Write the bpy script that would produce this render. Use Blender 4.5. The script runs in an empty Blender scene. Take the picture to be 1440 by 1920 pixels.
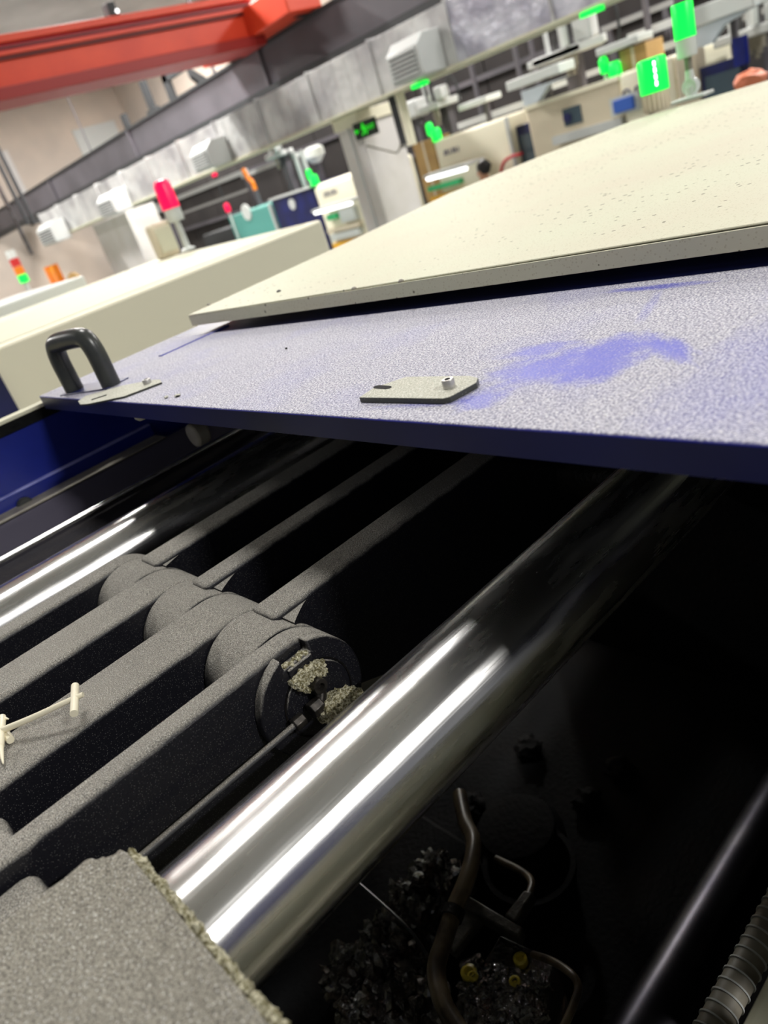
import bpy, bmesh, math, random
from mathutils import Vector, Matrix
random.seed(7)
C = bpy.context.scene.collection
SC = bpy.context.scene

# ---------------- camera (origin of the world = lens; x along the tie bars, y across, z up; floor at z=-1.85)
F = 1385.0
AX = Vector((0.69447116, -0.49739151, 0.5199149))      # world x in camera space (right, down, forward)
AY = Vector((-0.65464875, -0.13694883, 0.74342453))
AZ = Vector((-0.29857131, -0.85664853, -0.42072374))
cam = bpy.data.cameras.new('camera'); co = bpy.data.objects.new('camera', cam); C.objects.link(co)
co.matrix_world = Matrix(((AX.x, -AX.y, -AX.z, 0), (AY.x, -AY.y, -AY.z, 0), (AZ.x, -AZ.y, -AZ.z, 0), (0, 0, 0, 1)))
cam.sensor_width = 36; cam.sensor_fit = 'AUTO'; cam.lens = 36*F/1920; cam.clip_start = 0.02; cam.clip_end = 100
cam.dof.use_dof = True; cam.dof.focus_distance = 0.74; cam.dof.aperture_fstop = 5.2
SC.camera = co
# ---------------- world, exposure
w = bpy.data.worlds.new('world'); SC.world = w; w.use_nodes = True
w.node_tree.nodes['Background'].inputs[0].default_value = (0.95, 0.97, 1.0, 1)
w.node_tree.nodes['Background'].inputs[1].default_value = 0.30
SC.view_settings.view_transform = 'Standard'; SC.view_settings.look = 'None'
SC.view_settings.exposure = -0.22; SC.view_settings.gamma = 1; SC.view_settings.use_curve_mapping = False
FL = -1.85; CEIL = 5.0; YW = 27.0
LAMPS = [(1.65, 3.1, 'nearest the blue cover'), (4.4, 12.0, 'over the walkway before the orange bridge'), (1.65, -7.0, 'behind the photographer'), (7.6, 4.5, 'before the near end of the duct'), (7.0, 12.6, 'beside the orange bridge end'), (10.0, -7.0, 'behind on the right'), (12.4, 3.1, 'above the large robot'), (12.4, 12.0, 'above the navy machine'), (-3.0, 12.6, 'beyond the left neighbour'), (4.0, 20.5, 'toward the far left wall'), (10.8, 20.5, 'in the far left corner')]
LAMP_W = {0: 215, 1: 520, 2: 900, 3: 210, 5: 400, 8: 650}; LAMP_DEF = 850

# ---------------- helpers
def ray(px, py):
    c = Vector((px-720, py-960, F)); return Vector((AX.dot(c), AY.dot(c), AZ.dot(c)))
def on(px, py, x=None, y=None, z=None):      # the point of a plane x=, y= or z= seen at a pixel
    r = ray(px, py)
    k = x/r.x if x is not None else y/r.y if y is not None else z/r.z
    return r*k
def s2l(c): return tuple(((v/255)/12.92 if v/255 <= .04045 else ((v/255+.055)/1.055)**2.4) for v in c)+(1,)

class MB:
    def __init__(s): s.bm = bmesh.new()
    def _add(s, vs, fs):
        v = [s.bm.verts.new(p) for p in vs]
        for f in fs:
            try: s.bm.faces.new([v[i] for i in f])
            except ValueError: pass
        return v
    def box(s, a, b, rot=None, piv=None):
        (x0, y0, z0), (x1, y1, z1) = a, b
        vs = [Vector(p) for p in ((x0,y0,z0),(x1,y0,z0),(x1,y1,z0),(x0,y1,z0),(x0,y0,z1),(x1,y0,z1),(x1,y1,z1),(x0,y1,z1))]
        if rot is not None:
            pv = Vector(piv) if piv is not None else (Vector(a)+Vector(b))/2
            vs = [pv + rot @ (v-pv) for v in vs]
        s._add(vs, [(0,3,2,1),(4,5,6,7),(0,1,5,4),(1,2,6,5),(2,3,7,6),(3,0,4,7)]); return s
    def prism(s, pts, axis, a, b):           # closed polygon pushed along an axis
        n = len(pts)
        def P(p, t):
            return {'x': (t, p[0], p[1]), 'y': (p[0], t, p[1]), 'z': (p[0], p[1], t)}[axis]
        vs = [P(p, a) for p in pts]+[P(p, b) for p in pts]
        fs = [tuple(range(n)), tuple(range(2*n-1, n-1, -1))]+[(i, i+n, (i+1) % n+n, (i+1) % n) for i in range(n)]
        s._add(vs, fs); return s
    def cyl(s, p0, p1, r0, r1=None, n=24, caps=True):
        p0 = Vector(p0); p1 = Vector(p1); r1 = r0 if r1 is None else r1
        d = (p1-p0).normalized(); u = d.orthogonal().normalized(); v = d.cross(u)
        ring = lambda p, r: [p+(u*math.cos(2*math.pi*i/n)+v*math.sin(2*math.pi*i/n))*r for i in range(n)]
        fs = [(i, (i+1) % n, (i+1) % n+n, i+n) for i in range(n)]
        if caps: fs += [tuple(range(n-1, -1, -1)), tuple(range(n, 2*n))]
        s._add(ring(p0, r0)+ring(p1, r1), fs); return s
    def ring(s, c, axis, r0, r1, a, b, n=40):  # annulus with thickness
        c = Vector(c); vs = []
        for t in (a, b):
            for r in (r0, r1):
                for i in range(n):
                    q = 2*math.pi*i/n; cx, sx = math.cos(q)*r, math.sin(q)*r
                    vs.append({'y': (c.x+cx, t, c.z+sx), 'x': (t, c.y+cx, c.z+sx), 'z': (c.x+cx, c.y+sx, t)}[axis])
        fs = []
        for i in range(n):
            j = (i+1) % n
            fs += [(i, j, n+j, n+i), (2*n+i, 3*n+i, 3*n+j, 2*n+j), (n+i, n+j, 3*n+j, 3*n+i), (i, 2*n+i, 2*n+j, j)]
        s._add(vs, fs); return s
    def lathe(s, base, prof, n=28, d=(0, 0, 1)):
        base = Vector(base); d = Vector(d).normalized(); u = d.orthogonal().normalized(); v = d.cross(u); vs = []
        for r, h in prof:
            vs += [base+d*h+(u*math.cos(2*math.pi*i/n)+v*math.sin(2*math.pi*i/n))*max(r, 1e-5) for i in range(n)]
        m = len(prof)
        fs = [(k*n+i, k*n+(i+1) % n, (k+1)*n+(i+1) % n, (k+1)*n+i) for k in range(m-1) for i in range(n)]
        fs += [tuple(range(n-1, -1, -1)), tuple(range((m-1)*n, m*n))]
        s._add(vs, fs); return s
    def tube(s, pts, r, n=12, sub=6):
        pts = [Vector(p) for p in pts]; P = []
        for i in range(len(pts)-1):
            a = pts[max(i-1, 0)]; b = pts[i]; c = pts[i+1]; d = pts[min(i+2, len(pts)-1)]
            for k in range(sub):
                t = k/sub
                P.append(.5*((2*b)+(c-a)*t+(2*a-5*b+4*c-d)*t*t+(3*b-a-3*c+d)*t**3))
        P.append(pts[-1]); vs = []; u = None
        rr = r if callable(r) else (lambda t: r)
        for i, p in enumerate(P):
            d = (P[min(i+1, len(P)-1)]-P[max(i-1, 0)]).normalized()
            u = d.orthogonal().normalized() if u is None else (u-d*u.dot(d)).normalized()
            v = d.cross(u); q = rr(i/(len(P)-1))
            vs += [p+(u*math.cos(2*math.pi*k/n)+v*math.sin(2*math.pi*k/n))*q for k in range(n)]
        m = len(P)
        fs = [(k*n+i, k*n+(i+1) % n, (k+1)*n+(i+1) % n, (k+1)*n+i) for k in range(m-1) for i in range(n)]
        fs += [tuple(range(n-1, -1, -1)), tuple(range((m-1)*n, m*n))]
        s._add(vs, fs); return s
    def lump(s, c, r, seed=0, sub=3, rough=.35):
        rnd = random.Random(seed); from mathutils import noise
        t = bmesh.new(); bmesh.ops.create_icosphere(t, subdivisions=sub, radius=1)
        off = Vector((rnd.random()*50, rnd.random()*50, rnd.random()*50)); r = Vector(r); c = Vector(c)
        base = len(s.bm.verts); vs = []
        for v in t.verts:
            k = 1+rough*noise.noise(v.co*2.2+off)+rough*.7*noise.noise(v.co*5.5+off)
            vs.append(c+Vector((v.co.x*r.x, v.co.y*r.y, v.co.z*r.z))*k)
        fs = [tuple(q.index for q in f.verts) for f in t.faces]; t.free(); s._add(vs, fs); return s
    def build(s, name, mat, parent=None, bevel=0, seg=2, smooth=True, angle=35, subd=0):
        bmesh.ops.recalc_face_normals(s.bm, faces=s.bm.faces)
        me = bpy.data.meshes.new(name); s.bm.to_mesh(me); s.bm.free()
        if smooth:
            me.polygons.foreach_set('use_smooth', [True]*len(me.polygons)); me.set_sharp_from_angle(angle=math.radians(angle))
        me.materials.append(mat); o = bpy.data.objects.new(name, me); C.objects.link(o)
        if parent is not None:
            o.parent = parent; o.matrix_parent_inverse = Matrix.Translation(parent.location).inverted()
        if bevel:
            m = o.modifiers.new('bevel', 'BEVEL'); m.width = bevel; m.segments = seg; m.limit_method = 'ANGLE'; m.angle_limit = math.radians(40)
        return o
def thing(name, label, cat, loc=(0, 0, 0), group=None):
    o = bpy.data.objects.new(name, None); C.objects.link(o); o.location = loc; o.empty_display_size = .05
    o['label'] = label; o['category'] = cat
    if group: o['group'] = group
    return o
def tag(o, label, cat, group=None, kind=None):
    o['label'] = label; o['category'] = cat
    if group: o['group'] = group
    if kind: o['kind'] = kind
    return o
def struct(o): o['kind'] = 'structure'; return o

# ---------------- materials
def mat(name, col, rough=.5, metal=0, spec=.5, emit=None, es=1, noise=None, bump=None, coat=0):
    m = bpy.data.materials.new(name); m.use_nodes = True; nt = m.node_tree; b = nt.nodes['Principled BSDF']
    b.inputs['Base Color'].default_value = col if len(col) == 4 else tuple(col)+(1,)
    b.inputs['Roughness'].default_value = rough; b.inputs['Metallic'].default_value = metal
    b.inputs['Specular IOR Level'].default_value = spec; b.inputs['Coat Weight'].default_value = coat
    if emit:
        b.inputs['Emission Color'].default_value = emit if len(emit) == 4 else tuple(emit)+(1,); b.inputs['Emission Strength'].default_value = es
    tc = nt.nodes.new('ShaderNodeTexCoord')
    if noise:                                   # (second colour, scale, low, high)
        c2, sc, lo, hi = noise[:4]
        n = nt.nodes.new('ShaderNodeTexNoise'); n.inputs['Scale'].default_value = sc; n.inputs['Detail'].default_value = 6
        r = nt.nodes.new('ShaderNodeValToRGB'); r.color_ramp.elements[0].position = lo; r.color_ramp.elements[1].position = hi
        r.color_ramp.elements[0].color = b.inputs['Base Color'].default_value; r.color_ramp.elements[1].color = c2
        mp = nt.nodes.new('ShaderNodeMapping'); nt.links.new(tc.outputs['Object'], mp.inputs[0])
        if len(noise) > 4: mp.inputs['Scale'].default_value = noise[4]
        nt.links.new(mp.outputs[0], n.inputs[0]); nt.links.new(n.outputs[0], r.inputs[0]); nt.links.new(r.outputs[0], b.inputs['Base Color'])
    if bump:                                    # (scale, distance)
        n = nt.nodes.new('ShaderNodeTexNoise'); n.inputs['Scale'].default_value = bump[0]; n.inputs['Detail'].default_value = 4
        nt.links.new(tc.outputs['Object'], n.inputs[0])
        q = nt.nodes.new('ShaderNodeBump'); q.inputs['Distance'].default_value = bump[1]; q.inputs['Strength'].default_value = 1
        nt.links.new(n.outputs[0], q.inputs['Height']); nt.links.new(q.outputs[0], b.inputs['Normal'])
    return m
def N(nt, t, **k):
    n = nt.nodes.new(t)
    for a, v in k.items():
        if a in n.inputs: n.inputs[a].default_value = v
        else: setattr(n, a, v)
    return n
def ramp(nt, src, stops):
    r = nt.nodes.new('ShaderNodeValToRGB'); e = r.color_ramp.elements
    while len(e) < len(stops): e.new(.5)
    for i, (p, c) in enumerate(stops): e[i].position = p; e[i].color = c if len(c) == 4 else tuple(c)+(1,)
    nt.links.new(src, r.inputs[0]); return r.outputs[0]
def math_(nt, op, a, b=None, c=None, clamp=False):
    n = nt.nodes.new('ShaderNodeMath'); n.operation = op; n.use_clamp = clamp
    for i, v in enumerate((a, b, c)):
        if v is None: continue
        if isinstance(v, (int, float)): n.inputs[i].default_value = v
        else: nt.links.new(v, n.inputs[i])
    return n.outputs[0]
def mixc(nt, f, a, b):
    n = nt.nodes.new('ShaderNodeMix'); n.data_type = 'RGBA'
    for s, v in ((0, f), (6, a), (7, b)):
        if isinstance(v, (int, float, tuple)): n.inputs[s].default_value = v
        else: nt.links.new(v, n.inputs[s])
    return n.outputs[2]

# (dust lies where the surface faces up; its edge is ragged)
def dusty(name, paint, dust, dust2, grain=900, lo=.32, hi=.5, wipes=(), rough_p=.4, bump=.0006, cover=1.0, flat=.55, glint=0.0):
    """painted metal with settled dust on its upward faces, wiped in places"""
    m = bpy.data.materials.new(name); m.use_nodes = True; nt = m.node_tree; b = nt.nodes['Principled BSDF']; L = nt.links.new
    g = N(nt, 'ShaderNodeNewGeometry'); sx = N(nt, 'ShaderNodeSeparateXYZ'); L(g.outputs['Normal'], sx.inputs[0])
    up = N(nt, 'ShaderNodeMapRange'); nz_ = N(nt, 'ShaderNodeTexNoise', Scale=55.0, Detail=6.0); L(g.outputs['Position'], nz_.inputs[0]); L(math_(nt, 'ADD', sx.outputs['Z'], math_(nt, 'MULTIPLY_ADD', nz_.outputs[0], .7, -.35)), up.inputs['Value']); up.inputs['From Min'].default_value = flat-.25; up.inputs['From Max'].default_value = flat+.25
    p = g.outputs['Position']
    n1 = N(nt, 'ShaderNodeTexNoise', Scale=grain, Detail=2.0); L(p, n1.inputs[0])
    n2 = N(nt, 'ShaderNodeTexNoise', Scale=9.0, Detail=5.0); L(p, n2.inputs[0])
    n3 = N(nt, 'ShaderNodeTexVoronoi', Scale=grain*.55); L(p, n3.inputs[0])
    dcol = mixc(nt, ramp(nt, n1.outputs[0], [(.38, (0, 0, 0)), (.62, (1, 1, 1))]), dust, dust2)
    dens = ramp(nt, n2.outputs[0], [(lo-.22, (.72, .72, .72)), (hi, (1, 1, 1))])
    fac = math_(nt, 'MULTIPLY', up.outputs[0], math_(nt, 'MULTIPLY', dens, cover))
    for (cx, cy, rx, ry, ang, stren, ns) in wipes:          # worn / wiped patches in plan
        mp = N(nt, 'ShaderNodeMapping'); mp.vector_type = 'TEXTURE'; L(p, mp.inputs[0])
        mp.inputs['Location'].default_value = (cx, cy, 0); mp.inputs['Rotation'].default_value = (0, 0, ang); mp.inputs['Scale'].default_value = (rx, ry, 100)
        ln = N(nt, 'ShaderNodeVectorMath'); ln.operation = 'LENGTH'; L(mp.outputs[0], ln.inputs[0])
        nn = N(nt, 'ShaderNodeTexNoise', Scale=1.3, Detail=6.0); nn.inputs['Roughness'].default_value = .65
        m2 = N(nt, 'ShaderNodeMapping'); L(mp.outputs[0], m2.inputs[0]); m2.inputs['Scale'].default_value = (ns, 1, 1); m2.inputs['Location'].default_value = (cx*50, cy*31, 0); L(m2.outputs[0], nn.inputs[0])
        v = math_(nt, 'ADD', ln.outputs['Value'], math_(nt, 'MULTIPLY', nn.outputs[0], 1.9))
        msk = ramp(nt, v, [(.0, (1, 1, 1)), (1, (0, 0, 0))]); msk_n = msk.node
        msk_n.color_ramp.elements[0].position = .50; msk_n.color_ramp.elements[1].position = .78
        v2 = math_(nt, 'MULTIPLY', v, .36); L(v2, msk_n.inputs[0])
        gr = ramp(nt, n1.outputs[0], [(.46, (1, 1, 1)), (.64, (.62, .62, .62))])
        k = math_(nt, 'MULTIPLY', math_(nt, 'MULTIPLY', msk, gr), stren)
        fac = math_(nt, 'MULTIPLY', fac, math_(nt, 'SUBTRACT', 1.0, k))
    vs_ = N(nt, 'ShaderNodeTexVoronoi', Scale=grain*.42); L(p, vs_.inputs[0])
    spk = math_(nt, 'LESS_THAN', vs_.outputs['Distance'], .20)
    c_ = mixc(nt, fac, paint, dcol)
    L(mixc(nt, math_(nt, 'MULTIPLY', spk, math_(nt, 'MULTIPLY_ADD', fac, .52, .09)), c_, s2l((244, 242, 238))), b.inputs['Base Color'])
    rr = N(nt, 'ShaderNodeMapRange'); L(fac, rr.inputs['Value']); rr.inputs['To Min'].default_value = rough_p; rr.inputs['To Max'].default_value = .85; L(rr.outputs[0], b.inputs['Roughness'])
    bp = N(nt, 'ShaderNodeBump', Distance=bump, Strength=1.0)
    L(math_(nt, 'MULTIPLY', math_(nt, 'ADD', n1.outputs[0], math_(nt, 'MULTIPLY', n3.outputs['Distance'], .8)), math_(nt, 'ADD', fac, .12)), bp.inputs['Height']); L(bp.outputs[0], b.inputs['Normal'])
    if glint:
        b.inputs['Specular IOR Level'].default_value = glint
    return m
def chrome(name, tint=(.88, .87, .86), lo=.24, hi=.38):
    m = bpy.data.materials.new(name); m.use_nodes = True; nt = m.node_tree; b = nt.nodes['Principled BSDF']; L = nt.links.new
    b.inputs['Metallic'].default_value = 1; b.inputs['Base Color'].default_value = tint+(1,); b.inputs['Anisotropic'].default_value = .74
    tg = N(nt, 'ShaderNodeCombineXYZ'); tg.inputs[0].default_value = 1.0; L(tg.outputs[0], b.inputs['Tangent'])   # ground round the bar: highlights stretch along it
    tc = N(nt, 'ShaderNodeTexCoord'); mp = N(nt, 'ShaderNodeMapping'); L(tc.outputs['Object'], mp.inputs[0]); mp.inputs['Scale'].default_value = (3, 420, 420)
    n = N(nt, 'ShaderNodeTexNoise', Scale=1.0, Detail=5.0); L(mp.outputs[0], n.inputs[0])
    mp2 = N(nt, 'ShaderNodeMapping'); L(tc.outputs['Object'], mp2.inputs[0]); mp2.inputs['Scale'].default_value = (9, 70, 70)
    n2 = N(nt, 'ShaderNodeTexNoise', Scale=1.0, Detail=6.0); L(mp2.outputs[0], n2.inputs[0])
    sm = ramp(nt, n2.outputs[0], [(.45, (0, 0, 0)), (.72, (1, 1, 1))])
    rr = N(nt, 'ShaderNodeMapRange'); L(sm, rr.inputs['Value']); rr.inputs['To Min'].default_value = lo; rr.inputs['To Max'].default_value = hi; L(rr.outputs[0], b.inputs['Roughness'])
    bp = N(nt, 'ShaderNodeBump', Distance=.00012, Strength=.9); L(n.outputs[0], bp.inputs['Height']); L(bp.outputs[0], b.inputs['Normal'])
    return m

CREAM = s2l((208, 209, 184))
M = {}
M['cream'] = mat('cream_paint', CREAM, .6, spec=.3, noise=(s2l((208, 200, 178)), 3, .35, .75), bump=(700, .00025))
def hood_mat():
    m = M['cream'].copy(); m.name = 'cream_paint_speckled'; nt = m.node_tree; b = nt.nodes['Principled BSDF']; L = nt.links.new
    g = N(nt, 'ShaderNodeNewGeometry')
    v = N(nt, 'ShaderNodeTexVoronoi', Scale=55.0); L(g.outputs['Position'], v.inputs[0])
    n = N(nt, 'ShaderNodeTexNoise', Scale=2.2, Detail=3.0); L(g.outputs['Position'], n.inputs[0])
    th = math_(nt, 'MULTIPLY', ramp(nt, n.outputs[0], [(.40, (0, 0, 0)), (.7, (1, 1, 1))]), .16)
    th = math_(nt, 'ADD', th, .05)
    dot = math_(nt, 'LESS_THAN', v.outputs['Distance'], th)
    v2 = N(nt, 'ShaderNodeTexVoronoi', Scale=230.0); L(g.outputs['Position'], v2.inputs[0])
    dot2 = math_(nt, 'MULTIPLY', math_(nt, 'LESS_THAN', v2.outputs['Distance'], .24), .4)
    base = b.inputs['Base Color'].links[0].from_socket
    c = mixc(nt, dot2, base, s2l((170, 160, 130)))
    c = mixc(nt, math_(nt, 'MULTIPLY', dot, .8), c, s2l((90, 84, 62)))
    L(c, b.inputs['Base Color']); return m
M['hood'] = hood_mat()
M['blue_cover'] = dusty('dusty_blue_paint', s2l((48, 54, 190)), s2l((132, 130, 144)), s2l((222, 220, 224)), grain=520, bump=.0008, cover=.93, rough_p=.38, glint=.8,
    wipes=[(.462, .375, .034, .050, .3, 1.0, 1.0), (.492, .335, .036, .040, .2, 1.0, 1.0), (.452, .330, .026, .030, .0, 1.0, 1.0), (.496, .288, .012, .042, -.75, 1.0, 1.0), (.500, .410, .016, .035, .4, .8, 1.0), (.398, .392, .022, .022, -.6, .75, 1.0), (.47, .205, .11, .05, .0, .3, 1.0), (.655, .385, .008, .05, .0, .8, 1.0), (.60, .36, .05, .006, .3, .3, 1.0), (.385, .445, .006, .05, .2, .5, 1.0)])
M['link'] = dusty('dusty_cast_black', s2l((22, 22, 28)), s2l((104, 101, 96)), s2l((186, 181, 170)), grain=1250, bump=.0008, rough_p=.34, lo=.45, hi=.6, flat=.5)
M['block'] = dusty('dusty_cast_grey', s2l((60, 58, 58)), s2l((104, 100, 92)), s2l((166, 161, 148)), grain=900, bump=.0009, rough_p=.5, flat=.2)
M['chrome'] = chrome('polished_chrome')
M['steel'] = mat('dull_steel', s2l((110, 110, 112)), .35, .9, noise=(s2l((70, 68, 66)), 14, .4, .7))
M['dark_steel'] = mat('oily_dark_steel', s2l((24, 23, 24)), .38, .2, noise=(s2l((38, 34, 30)), 30, .4, .7), bump=(160, .0012))
M['pit'] = mat('oily_black_cast_iron', s2l((10, 11, 13)), .7, 0, spec=.12, noise=(s2l((20, 17, 16)), 9, .4, .7), bump=(90, .002))
M['oil'] = mat('wet_oily_crust', s2l((26, 22, 19)), .10, 0, spec=1.0, noise=(s2l((62, 48, 36)), 40, .45, .7), bump=(130, .008), coat=1)
M['grease'] = mat('dried_grease', s2l((132, 124, 84)), .6, noise=(s2l((226, 220, 192)), 420, .42, .58), bump=(700, .004))
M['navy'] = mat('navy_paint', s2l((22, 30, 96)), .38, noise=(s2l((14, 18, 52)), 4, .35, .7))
M['blue'] = mat('deep_blue_paint', s2l((12, 34, 138)), .35, noise=(s2l((8, 22, 100)), 4, .35, .7))
M['bracket_steel'] = mat('oily_bracket_steel', s2l((78, 74, 66)), .4, .2, noise=(s2l((44, 40, 36)), 60, .4, .65), bump=(160, .001))
M['pipe'] = dusty('dusty_steel_pipe', s2l((70, 70, 72)), s2l((110, 106, 100)), s2l((170, 165, 155)), grain=1500, flat=.6)
M['fitting'] = mat('worn_steel_fitting', s2l((74, 70, 66)), .32, .7, noise=(s2l((40, 38, 36)), 120, .4, .65))
M['lilac'] = mat('dull_lilac_grey_steel', s2l((92, 88, 104)), .4, .2)
M['black'] = mat('black_plastic', s2l((48, 50, 50)), .3, noise=(s2l((64, 66, 62)), 30, .4, .7))
M['bracket'] = dusty('dusty_zinc_plate', s2l((62, 64, 56)), s2l((176, 176, 160)), s2l((212, 210, 198)), grain=700, bump=.0003)
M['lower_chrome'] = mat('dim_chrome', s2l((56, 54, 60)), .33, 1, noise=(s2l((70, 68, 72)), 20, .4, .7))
M['screw'] = mat('zinc_screw', s2l((190, 188, 184)), .35, .6)
M['sprue'] = mat('cream_plastic', s2l((240, 232, 206)), .4)
M['hose'] = mat('oily_rubber_hose', s2l((112, 98, 76)), .35, noise=(s2l((58, 47, 38)), 26, .4, .65))
M['conduit'] = mat('grey_conduit', s2l((150, 144, 130)), .5, noise=(s2l((118, 112, 102)), 30, .4, .7))
M['yellow'] = mat('yellow_cap', s2l((200, 180, 60)), .4)
M['orange'] = mat('orange_crane_paint', s2l((226, 74, 40)), .45, noise=(s2l((206, 60, 36)), 1.5, .35, .7))
M['beam'] = mat('grey_crane_rail', s2l((92, 88, 94)), .55, noise=(s2l((74, 71, 76)), 1.2, .35, .7))
M['beamdark'] = mat('dark_steelwork', s2l((44, 46, 48)), .6)
M['railgrey'] = mat('grey_rail_paint', s2l((150, 150, 148)), .5)
M['galv'] = mat('galvanised_sheet', s2l((206, 206, 204)), .5, .2, noise=(s2l((168, 166, 168)), 2.2, .4, .65), bump=(6, .02))
M['wrap'] = mat('shiny_galvanised_sheet', s2l((212, 212, 222)), .35, .35, noise=(s2l((170, 168, 182)), 3.5, .4, .6), bump=(5, .02))
M['white'] = mat('white_painted_metal', s2l((208, 212, 208)), .4)
M['offwhite'] = mat('pale_grey_plastic', s2l((196, 198, 196)), .5)
M['wall'] = mat('beige_wall', s2l((206, 190, 176)), .9, noise=(s2l((176, 166, 158)), .5, .35, .7))
M['ceil'] = mat('grey_ceiling', s2l((206, 202, 200)), .9, noise=(s2l((160, 158, 156)), .4, .35, .7))
M['floor'] = mat('painted_concrete', s2l((150, 156, 150)), .5, noise=(s2l((92, 96, 94)), 1.2, .35, .7))
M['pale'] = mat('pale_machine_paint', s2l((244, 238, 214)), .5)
M['col'] = mat('painted_column', s2l((224, 220, 218)), .7, noise=(s2l((206, 202, 194)), 1.6, .35, .7))
M['dark'] = mat('dark_partition', s2l((56, 51, 50)), .8, noise=(s2l((38, 35, 35)), 1.0, .35, .7))
M['beige'] = mat('beige_machine_paint', s2l((216, 204, 180)), .5)
M['card'] = mat('cardboard', s2l((186, 152, 96)), .8, noise=(s2l((168, 134, 84)), 5, .35, .7))
M['teal'] = mat('teal_machine_paint', s2l((88, 160, 150)), .45)
M['green'] = mat('green_panel', s2l((60, 190, 120)), .5)
M['amber'] = mat('amber_plastic', s2l((250, 190, 60)), .5)
M['red'] = mat('red_paint', s2l((200, 40, 56)), .4)
M['text'] = mat('grey_lettering', s2l((130, 128, 140)), .6)
M['bluelabel'] = mat('blue_label', s2l((60, 104, 200)), .5)
M['glow_green'] = mat('lit_green_lens', (0, .5, .06), .3, emit=(0.0, 1.0, .07), es=1.35)
M['glow_core'] = mat('lamp_filament', (1, 1, 1), .3, emit=(.8, 1, .9), es=4)
M['glow_red'] = mat('lit_red_lens', (.6, 0, .05), .3, emit=(1.0, .0, .07), es=1.1)
M['glow_dimred'] = mat('red_lens', s2l((200, 50, 50)), .3)
M['glow_orange'] = mat('amber_lens', s2l((240, 130, 30)), .3)
M['tube'] = mat('lit_led_tube', (1, 1, 1), .3, emit=(1, 1, 1), es=3.0)
M['lamp'] = mat('lamp_diffuser', (1, 1, 1), .3, emit=(1, .99, .96), es=10)
M['sign'] = mat('dark_sign_face', s2l((12, 30, 14)), .4)
M['signgreen'] = mat('lit_sign_lettering', (0, .3, 0), .5, emit=(.02, .8, .02), es=1.0)
M['skin'] = mat('skin', s2l((214, 160, 130)), .5)
M['hair'] = mat('black_hair', s2l((28, 24, 24)), .45)
M['shirt'] = mat('white_shirt', s2l((216, 222, 226)), .8)
M['trouser'] = mat('dark_trousers', s2l((40, 44, 60)), .8)
M['clear'] = mat('blue_grey_window', s2l((70, 86, 96)), .2)

# ---------------- the hall
struct(MB().box((-6, -9, FL-.1), (15, YW+.2, FL)).build('floor', M['floor'], smooth=False))
struct(MB().box((-6, -9, CEIL), (15, YW+.2, CEIL+.1)).build('ceiling', M['ceil'], smooth=False))
struct(MB().box((-6, YW, FL), (15, YW+.2, CEIL)).build('wall_left', M['wall'], smooth=False))
struct(MB().box((14, -9, FL), (14.2, YW, CEIL)).build('wall_back', M['wall'], smooth=False))
# dark mezzanine partition behind the far row
t = thing('partition', 'dark brown-grey panelled partition behind the far machine row', 'partition', (12.4, 5, FL))
for k in range(18):
    MB().box((12.4, -6.0+k*1.78, FL), (12.5, -6.0+k*1.78+1.75, 1.35)).build('panel', M['dark'], t, smooth=False)
for zz in (1.35, .55, -.35):
    MB().box((12.28, -6, zz), (12.4, 25.9, zz+.09)).build('rail', M['beam'], t, smooth=False)

# ---------------- ceiling lamps
for i, (x, y, lab) in enumerate(LAMPS):
    wl, pl = 1.25, .30
    t = thing('ceiling_lamp', 'long white ceiling lamp out of view, '+lab, 'lamp', (x, y, CEIL), group='ceiling lamps')
    MB().box((x-wl/2-.03, y-pl/2-.03, CEIL-.06), (x+wl/2+.03, y+pl/2+.03, CEIL)).build('housing', M['white'], t, bevel=.01)
    MB().box((x-wl/2, y-pl/2, CEIL-.075), (x+wl/2, y+pl/2, CEIL-.06)).build('diffuser', M['lamp'], t)
    ld = bpy.data.lights.new('lamp_light', 'AREA'); ld.shape = 'RECTANGLE'; ld.size = wl; ld.size_y = pl; ld.energy = LAMP_W.get(i, LAMP_DEF); ld.color = (1, .985, .95)
    lo = bpy.data.objects.new('lamp_light', ld); C.objects.link(lo); lo.location = (x, y, CEIL-.085)
    lo.parent = t; lo.matrix_parent_inverse = Matrix.Translation(t.location).inverted()

# =====================================================================  THE CLAMP UNIT IN FRONT
PX, PZ, PR = .229, -.420, .058          # knuckle pin axis
TOP = -.362
def arc(cx, cz, r, a0, a1, n=22): return [(cx+r*math.cos(math.radians(a0+(a1-a0)*i/n)), cz+r*math.sin(math.radians(a0+(a1-a0)*i/n))) for i in range(n+1)]

def left_link(y0, y1, label, boss=None):
    t = thing('toggle_link', label, 'machine link', (PX, (y0+y1)/2, PZ), group=None)
    prof = [(-.42, TOP-.002), (-.42, -.575), (.10, -.575)]+arc(PX, PZ, PR, -110, 90, 30)
    MB().prism(prof, 'y', y0, y1).build('link_body', M['link'], t, bevel=.006, seg=4)
    return t
lk = []
lk.append(left_link(.546, .573, 'dusty black toggle link nearest the polished front bar, with greasy pin end'))
lk.append(left_link(.643, .717, 'wide dusty toggle link carrying the cream plastic runner'))
lk.append(left_link(.790, .860, 'wide dusty toggle link third back from the front bar'))
lk.append(left_link(.933, .968, 'dusty toggle link tucked against the far polished bar'))
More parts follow.
